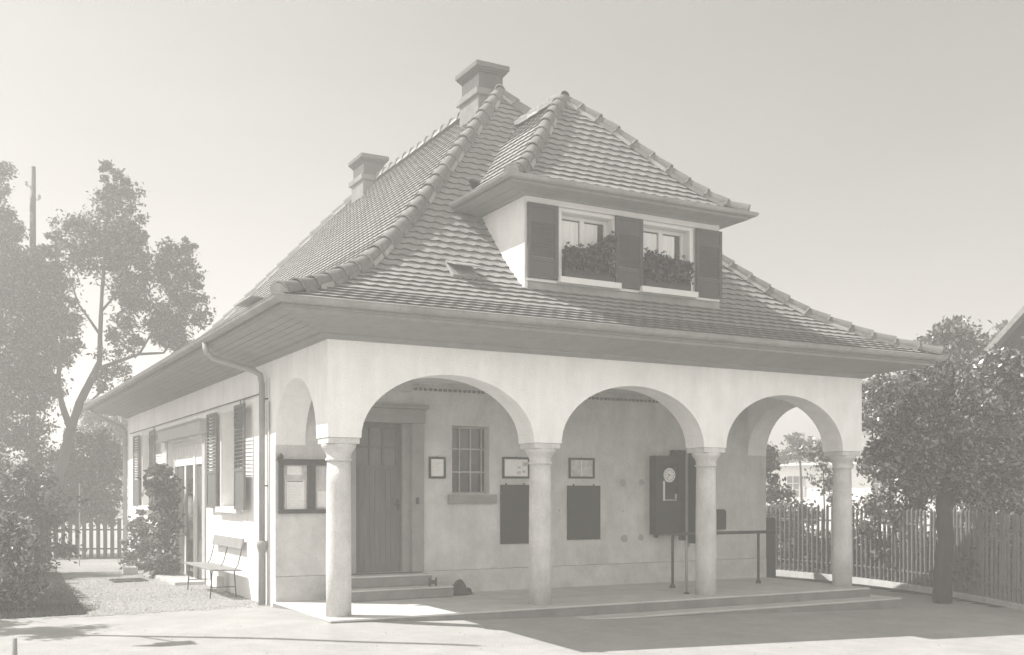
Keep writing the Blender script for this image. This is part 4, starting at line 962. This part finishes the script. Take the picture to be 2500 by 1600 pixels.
for (px, py, Z, h, lab) in ((50, 1262, 24, 1.3, 'thin pale stake with bent tip among the left shrubs'), (194, 1236, 25, .75, 'thin straight pale stake above the picket fence')):
    p = A(px, py, Z); g = MB(); zg = -.25
    g.tube([(0, 0, 0), (0, 0, p[2] + h * 0 - zg + (.55 if px > 100 else .0))], .014, M['mortar'], 6)
    if px < 100: g.tube([(0, 0, p[2] - zg), tuple(Vector(tuple(RT)) * .12 + Vector((0, 0, p[2] - zg + .03)))], .02, M['mortar'], 6)
    o = g.build('garden_stake'); o.location = (p[0], p[1], zg); tag(o, lab, 'stake')
p = A(38, 1559, 9.5); g = MB(); g.tube([(0, 0, 0), (-.012, 0, p[2] + .16)], .024, M['gutter'], 10); o = g.build('iron_stake', smooth=True); o.location = (p[0], p[1], -.16); tag(o, 'short grey stake in the ground at the bottom left corner', 'stake')

# off to the left: roadside post with a sign, and the tree whose shade crosses the road edge
t = thing('sign_post', 'tall post with a small sign board just outside the left edge', 'sign', None, (-5.1, 2.25, -.1))
g = MB(); g.tube([(0, 0, 0), (0, 0, 8.6)], .055, M['fence'], 10); g.build('post', t, smooth=True)
g = MB(); g.tube([(0, 0, 4.05), (.38, -.90, 4.05)], .02, M['iron'], 6); g.build('bracket', t)
g = MB(); g.box(.10, .50, -1.02, -.98, 3.66, 4.02, M['white']); g.box(.10, .50, -.979, -.70, 3.99, 4.02, M['white']); g.build('sign_board', t)
t = thing('roadside_tree', 'tree outside the left edge shading the road corner', 'tree', None, (-7.4, 4.4, -.1))
limbs([([(-7.4, 4.4, -.1), (-7.4, 4.4, 1.8), (-7.2, 4.3, 3.0)], .13, .07), ([(-7.2, 4.3, 3.0), (-6.9, 4.0, 4.4)], .06, .02)], t)
foliage('crown', [((-7.0, 4.2, 3.9), (1.0, .5, .7), 2600, 14), ((-6.6, 3.6, 4.6), (.8, .5, .6), 1400, 10)], .07, 44, M['leaf'], t)

t = thing('side_tree', 'tree outside the left edge shading the grass by the gravel', 'tree', None, (-7.2, 8.4, -.1))
limbs([([(-7.2, 8.4, -.1), (-7.2, 8.4, 1.8), (-7.0, 8.2, 3.2)], .14, .07), ([(-7.0, 8.2, 3.2), (-6.8, 7.8, 4.8)], .06, .02)], t)
foliage('crown', [((-6.6, 7.8, 4.0), (.9, 2.0, .8), 3600, 20), ((-6.4, 9.5, 4.4), (.9, 1.8, .8), 2600, 14)], .07, 45, M['leaf'], t)

# ------------------------------------------------------------------ right side
FR = [(13.75, 9.5, -.33), (13.85, 6.7, -.33), (13.88, 4.96, -.33), (13.64, 3.27, -.34), (13.03, 1.23, -.34), (11.8, -1.385, -.35), (10.9, -3.0, -.36)]
picket_fence('picket_fence', 'long round-picket garden fence behind the right side of the porch', FR, 88, 1.62, 2.4, r_=.032, seed=5, top_var=.06, mat_=M['fence_pale'])
mb = MB()
for a, b in zip(FR[:-1], FR[1:]):
    d = Vector(b) - Vector(a); n_ = Vector((d.y, -d.x, 0)).normalized(); A0 = Vector(a) + n_ * -.04 - n_ * .0; s = -1
    q = [Vector(a) - n_ * -.06, Vector(b) - n_ * -.06, Vector(b) - n_ * .06, Vector(a) - n_ * .06]
    lo = [Vector((v.x, v.y, -.5)) for v in q]; hi = [Vector((v.x, v.y, -.295)) for v in q]
    mb.add(lo + hi, [(0, 1, 5, 4), (1, 2, 6, 5), (2, 3, 7, 6), (3, 0, 4, 7), (4, 5, 6, 7)], M['kerbstone'])
kb = mb.build('kerb'); kb['kind'] = 'structure'

# yard tree
t = thing('yard_tree', 'dark stout tree trunk with full crown in front of the picket fence', 'tree', None, (11.39, -.085, -.36)); ZR = 18.6
limbs([([t.location, A(2301, 1400, ZR), A(2308, 1320, ZR), A(2303, 1240, ZR), A(2315, 1170, ZR)], .17, .13), ([A(2315, 1170, ZR), A(2340, 1080, ZR), A(2380, 1000, ZR)], .09, .03), ([A(2310, 1180, ZR), A(2280, 1090, ZR), A(2230, 1020, ZR + .4)], .08, .03), ([A(2315, 1160, ZR), A(2320, 1000, ZR), A(2330, 900, ZR)], .07, .02)], t)
cl = [(A(2330, 950, ZR), (.75, .8, .5), 3000, 26), (A(2440, 960, ZR), (.7, .8, .55), 2600, 22), (A(2380, 1080, ZR), (.8, .8, .5), 2800, 24), (A(2240, 1010, ZR), (.6, .8, .5), 2400, 20), (A(2290, 1130, ZR), (.7, .7, .4), 2200, 18), (A(2470, 1080, ZR), (.5, .8, .55), 2000, 18), (A(2220, 1110, ZR), (.5, .7, .4), 1500, 14),
      (A(2420, 890, ZR), (.55, .6, .22), 1000, 12), (A(2500, 900, ZR), (.5, .6, .4), 1400, 12), (A(2440, 1170, ZR), (.7, .7, .35), 1700, 14), (A(2350, 1190, ZR), (.5, .6, .2), 800, 10)]
cl = [(a, b_, int(n_ * 1.5), int(k_ * 1.4)) for a, b_, n_, k_ in cl]
foliage('crown', cl, .048, 51, M['leaf'], t, flat=.1)
# shrubs just behind the fence
def rshrub(px, py0, Z, rx_, rz_, n, label, seed, m='leaf', size=.052, extra=()):
    b = A(px, 1400, Z)
    cl = [(A(px, py0, Z), (rx_, rx_, rz_), int(n * 1.3), 30)] + [(A(a, c, Z), (r1, r1, r2), int(k * 1.3), 14) for a, c, r1, r2, k in extra]
    return shrub('fence_shrub', label, 'shrub', (b[0], b[1], -.35), cl, size, seed, M[m], group='shrubs growing behind the picket fence', flat=.1)
rshrub(2170, 1010, 22.5, .75, .75, 3600, 'tall leafy shrub behind the fence right against the last column', 61, extra=((2150, 1130, .6, .5, 1800), (2220, 930, .7, .4, 1600), (2140, 960, .45, .4, 1200)))
rshrub(2220, 1190, 22.5, .8, .5, 3000, 'mid-height shrub behind the fence between last column and trunk', 62, extra=((2180, 1260, .7, .5, 1800),))
rshrub(2400, 1200, 21.5, .9, .55, 3200, 'dense shrub behind the fence right of the trunk', 63, extra=((2480, 1230, .8, .6, 2200), (2430, 1300, .7, .5, 1500)))
rshrub(2480, 1340, 19.5, .45, .5, 2200, 'dark low shrub at the right edge beside the fence end', 64, 'leaf_dark')
for k_, (px_, Z_) in enumerate(((1990, 26.5), (2110, 25), (2230, 23), (2360, 21.2), (2470, 19.6))):
    b = A(px_, 1400, Z_); shrub('low_bush', ['low bush behind the fence, between shed and last column', 'low bush behind the fence just right of the last column', 'low bush behind the fence, left of the yard tree trunk', 'low bush behind the fence, right of the yard tree trunk', 'low bush behind the fence nearest the right edge'][k_], 'bush', (b[0], b[1], -.35), [((b[0], b[1], .15), (1.0, 1.0, .5), 2600, 26)], .06, 90 + k_, M['leaf_dark'], stem=False)
# tall tree behind
b = A(2320, 1300, 27); t = thing('round_tree', 'round-topped tree rising behind the right end of the eaves', 'tree', None, (b[0], b[1], -.4))
limbs([([t.location, A(2320, 1100, 27), A(2325, 900, 27)], .16, .06)], t)
foliage('crown', [(A(2330, 850, 27), (.95, .9, .6), 3600, 30), (A(2375, 900, 27), (.4, .6, .5), 1300, 14), (A(2270, 870, 27), (.6, .7, .45), 1600, 16), (A(2235, 850, 27), (.35, .4, .2), 350, 8), (A(2325, 800, 27), (.3, .3, .2), 350, 6), (A(2290, 810, 27), (.12, .12, .35), 90, 4), (A(2330, 960, 27), (1.2, 1, .8), 3000, 24)], .07, 66, M['leaf'], t, flat=.1)
b = A(2450, 1200, 33); t = thing('thin_sapling', 'thin wispy sapling beside the gable roof at the right edge', 'tree', None, (b[0], b[1], -.4))
limbs([([t.location, A(2452, 1000, 33), A(2452, 800, 33)], .05, .012)], t)
foliage('crown', [(A(2450, 800, 33), (.4, .4, .35), 260, 10), (A(2430, 830, 33), (.35, .4, .3), 220, 8)], .07, 67, M['leaf'], t)
# shrubs seen through the side arch, behind the fence
def ashrub(px, py0, Z, rx_, rz_, n, label, seed, m='leaf', size=.07, extra=()):
    b = A(px, 1390, Z); cl = [(A(px, py0, Z), (rx_, rx_, rz_), n, 22)] + [(A(a, c, Z), (r1, r1, r2), k, 12) for a, c, r1, r2, k in extra]
    return shrub('garden_bush', label, 'bush', (b[0], b[1], -.35), cl, size, seed, M[m], group='bushes in the garden beyond the side arch', flat=.1)
ashrub(1925, 1262, 29, .7, .3, 2000, 'broad bush in front of the white house seen through the arch', 71, extra=((1900, 1300, .7, .45, 1500), (1990, 1340, .9, .35, 1500)))
ashrub(1880, 1130, 31, .3, .6, 1300, 'dark upright bush at the left side of the arch opening', 72, 'leaf_dark', extra=((1890, 1220, .5, .6, 1200),))
ashrub(2010, 1150, 30, .45, .8, 420, 'thin leafy bush before the white house, beside the last column', 73, extra=((1990, 1105, .5, .2, 260), (2032, 1200, .25, .7, 420)))
b = A(1960, 1250, 45); t = thing('garden_tree', 'dark tree top standing against the far house roof in the arch', 'tree', None, (b[0], b[1], -.4))
limbs([([t.location, A(1955, 1150, 45), A(1950, 1080, 45)], .06, .03)], t)
foliage('crown', [(A(1955, 1095, 45), (.9, .9, .45), 1600, 20), (A(2000, 1105, 45), (.7, .7, .35), 1100, 14), (A(1940, 1075, 45), (.35, .4, .35), 400, 8), (A(1915, 1120, 45), (.6, .6, .3), 700, 10)], .09, 74, M['leaf'], t)
t = thing('dark_shed', 'small dark shed corner behind the fence beside the porch wall', 'shed', None, A(1885, 1392, 24))
t.location.z = -.35; ang = math.atan2(FWD[1], FWD[0])
g = MB(); Tm = Matrix.Rotation(ang, 4, 'Z'); g.box(-.3, .6, -.01, .35, 0, 1.38, M['wood_dark'], Tm); g.build('wall', t)
g = MB(); Tm2 = Tm @ Matrix.Translation((.1, 0, 1.42)) @ Matrix.Rotation(R(8), 4, 'X'); g.box(-.5, .7, -.03, .40, 0, .04, M['mortar'], Tm2); g.build('roof', t)

# far white house seen through the arch
c0 = Vector(A(1885, 1206, 62)); Th = Matrix.Rotation(math.atan2(RT[1], RT[0]) - R(43), 4, 'Z'); t = thing('white_house', 'white far house with grey roof seen through the side arch', 'house', None, (c0.x, c0.y, -.5))
ang = math.atan2(RT[1], RT[0]); Tm = Matrix.Rotation(ang, 4, 'Z')
g = MB(); g.box(-.1, 10.5, 0, 6, 0, 3.75, M['plaster'], Th); g.build('wall', t)
g = MB(); V4 = [Th @ Vector(p) for p in [(-.5, -.6, 3.85), (11, -.6, 3.85), (11, 3, 5.55), (.55, 3, 5.55), (-.5, 6.6, 3.85), (11, 6.6, 3.85)]]
g.add(V4, [(0, 1, 2, 3), (3, 2, 5, 4), (0, 3, 4), (0, 4, 5, 1)], M['roof_far']); g.build('roof', t)
g = MB(); g.box(-.55, 11, -.66, -.5, 3.72, 3.86, M['white'], Th); g.build('gutter', t)
for x, z0 in ((1.0, 1.9), (3.6, 1.75), (6.2, 1.85), (8.6, 1.85)):
    g = MB(); g.box(x, x + .75, -.03, -.005, z0, z0 + 1.2, M['glass'], Th)
    f = g.build('window', t); g = MB(); g.box(x + .35, x + .4, -.05, -.031, z0, z0 + 1.2, M['white'], Th)
    for zz in (.38, .78): g.box(x, x + .349, -.05, -.031, z0 + zz, z0 + zz + .04, M['white'], Th); g.box(x + .401, x + .75, -.05, -.031, z0 + zz, z0 + zz + .04, M['white'], Th)
    g.build('frame', f)
    g = MB(); g.box(x + .76, x + 1.15, -.07, -.004, z0, z0 + 1.2, M['grey_paint'], Th); g.build('shutter', t)
# gabled neighbour at the right edge
Tg = Matrix.Rotation(ang - R(34), 4, 'Z')
c0 = Vector(A(2352, 1206, 24.5)); t = thing('gabled_house', 'steep gabled house roof cutting in at the right edge', 'house', None, (c0.x, c0.y, -.4))
g = MB(); g.box(.45, 7.3, 0, 7, 0, 5.0, M['brick'], Tg)
g.add([Tg @ Vector(p) for p in [(.45, .01, 5.0), (7.3, .01, 5.0), (3.9, .01, 8.75)]], [(0, 1, 2)], M['brick']); g.build('wall', t)
g = MB(); e = 4.55; pk = e + 3.95 * 1.12
for sg in (0, 1):
    a = [(-.05, -.6, e), (3.9, -.6, pk), (3.9, 7.4, pk), (-.05, 7.4, e)] if sg == 0 else [(7.85, -.6, e), (7.85, 7.4, e), (3.9, 7.4, pk), (3.9, -.6, pk)]
    tp = [Tg @ Vector(p) for p in a]; bt = [p - Vector((0, 0, .12)) for p in tp]; g.add(tp + bt, [(0, 1, 2, 3), (4, 7, 6, 5), (1, 5, 6, 2), (2, 6, 7, 3), (3, 7, 4, 0)], M['roof_far'])
g.build('roof', t)
g = MB(); tp = [Tg @ Vector(p) for p in [(-.05, -.63, e + .03), (3.9, -.63, pk + .03), (3.9, -.63, pk - .13), (-.05, -.63, e - .13), (-.05, -.601, e + .03), (3.9, -.601, pk + .03), (3.9, -.601, pk - .13), (-.05, -.601, e - .13)]]
g.add(tp, [(0, 3, 2, 1), (4, 5, 6, 7), (0, 1, 5, 4), (3, 7, 6, 2)], M['mortar']); g.build('barge_board', t)
# distant tree belt so that the horizon is closed
for i, (px, Z, w_, h_) in enumerate(((-120, 70, 9, 3.6), (150, 80, 9, 2.2), (420, 90, 10, 2.4), (2250, 75, 9, 4.5), (2600, 70, 9, 5))):
    b = A(px, 1206, Z); t = thing('distant_tree', ['distant tree behind the left garden edge', 'distant low tree beyond the picket gate', 'distant tree hidden behind the house', 'distant tree behind the fence shrubs', 'distant tree beyond the right edge'][i], 'tree', None, (b[0], b[1], -.5))
    limbs([([t.location, (b[0], b[1], h_ * .5)], .3, .15)], t)
    foliage('crown', [((b[0], b[1], h_ * .6), (w_ * .7, w_ * .7, h_ * .5), 2600, 40)], .28, 80 + i, M['leaf'], t)

# ------------------------------------------------------------------ haze
if HAZE:
    g = MB(); g.box(-40, 75, -25, 115, -3.0, 13.5, None); g.mats = []
    hm = bpy.data.materials.new('haze_air'); hm.use_nodes = True; N = hm.node_tree.nodes; N.clear()
    o_ = N.new('ShaderNodeOutputMaterial'); pv = N.new('ShaderNodeVolumePrincipled'); pv.inputs['Color'].default_value = (.97, .955, .93, 1)
    pv.inputs['Density'].default_value = HAZE; pv.inputs['Anisotropy'].default_value = 0.33
    hm.node_tree.links.new(pv.outputs[0], o_.inputs['Volume'])
    g.mats = [hm]; g.m = [0] * len(g.f); o = g.build('haze'); o['kind'] = 'stuff'; o['label'] = 'pale even haze over the whole scene'; o['category'] = 'haze'
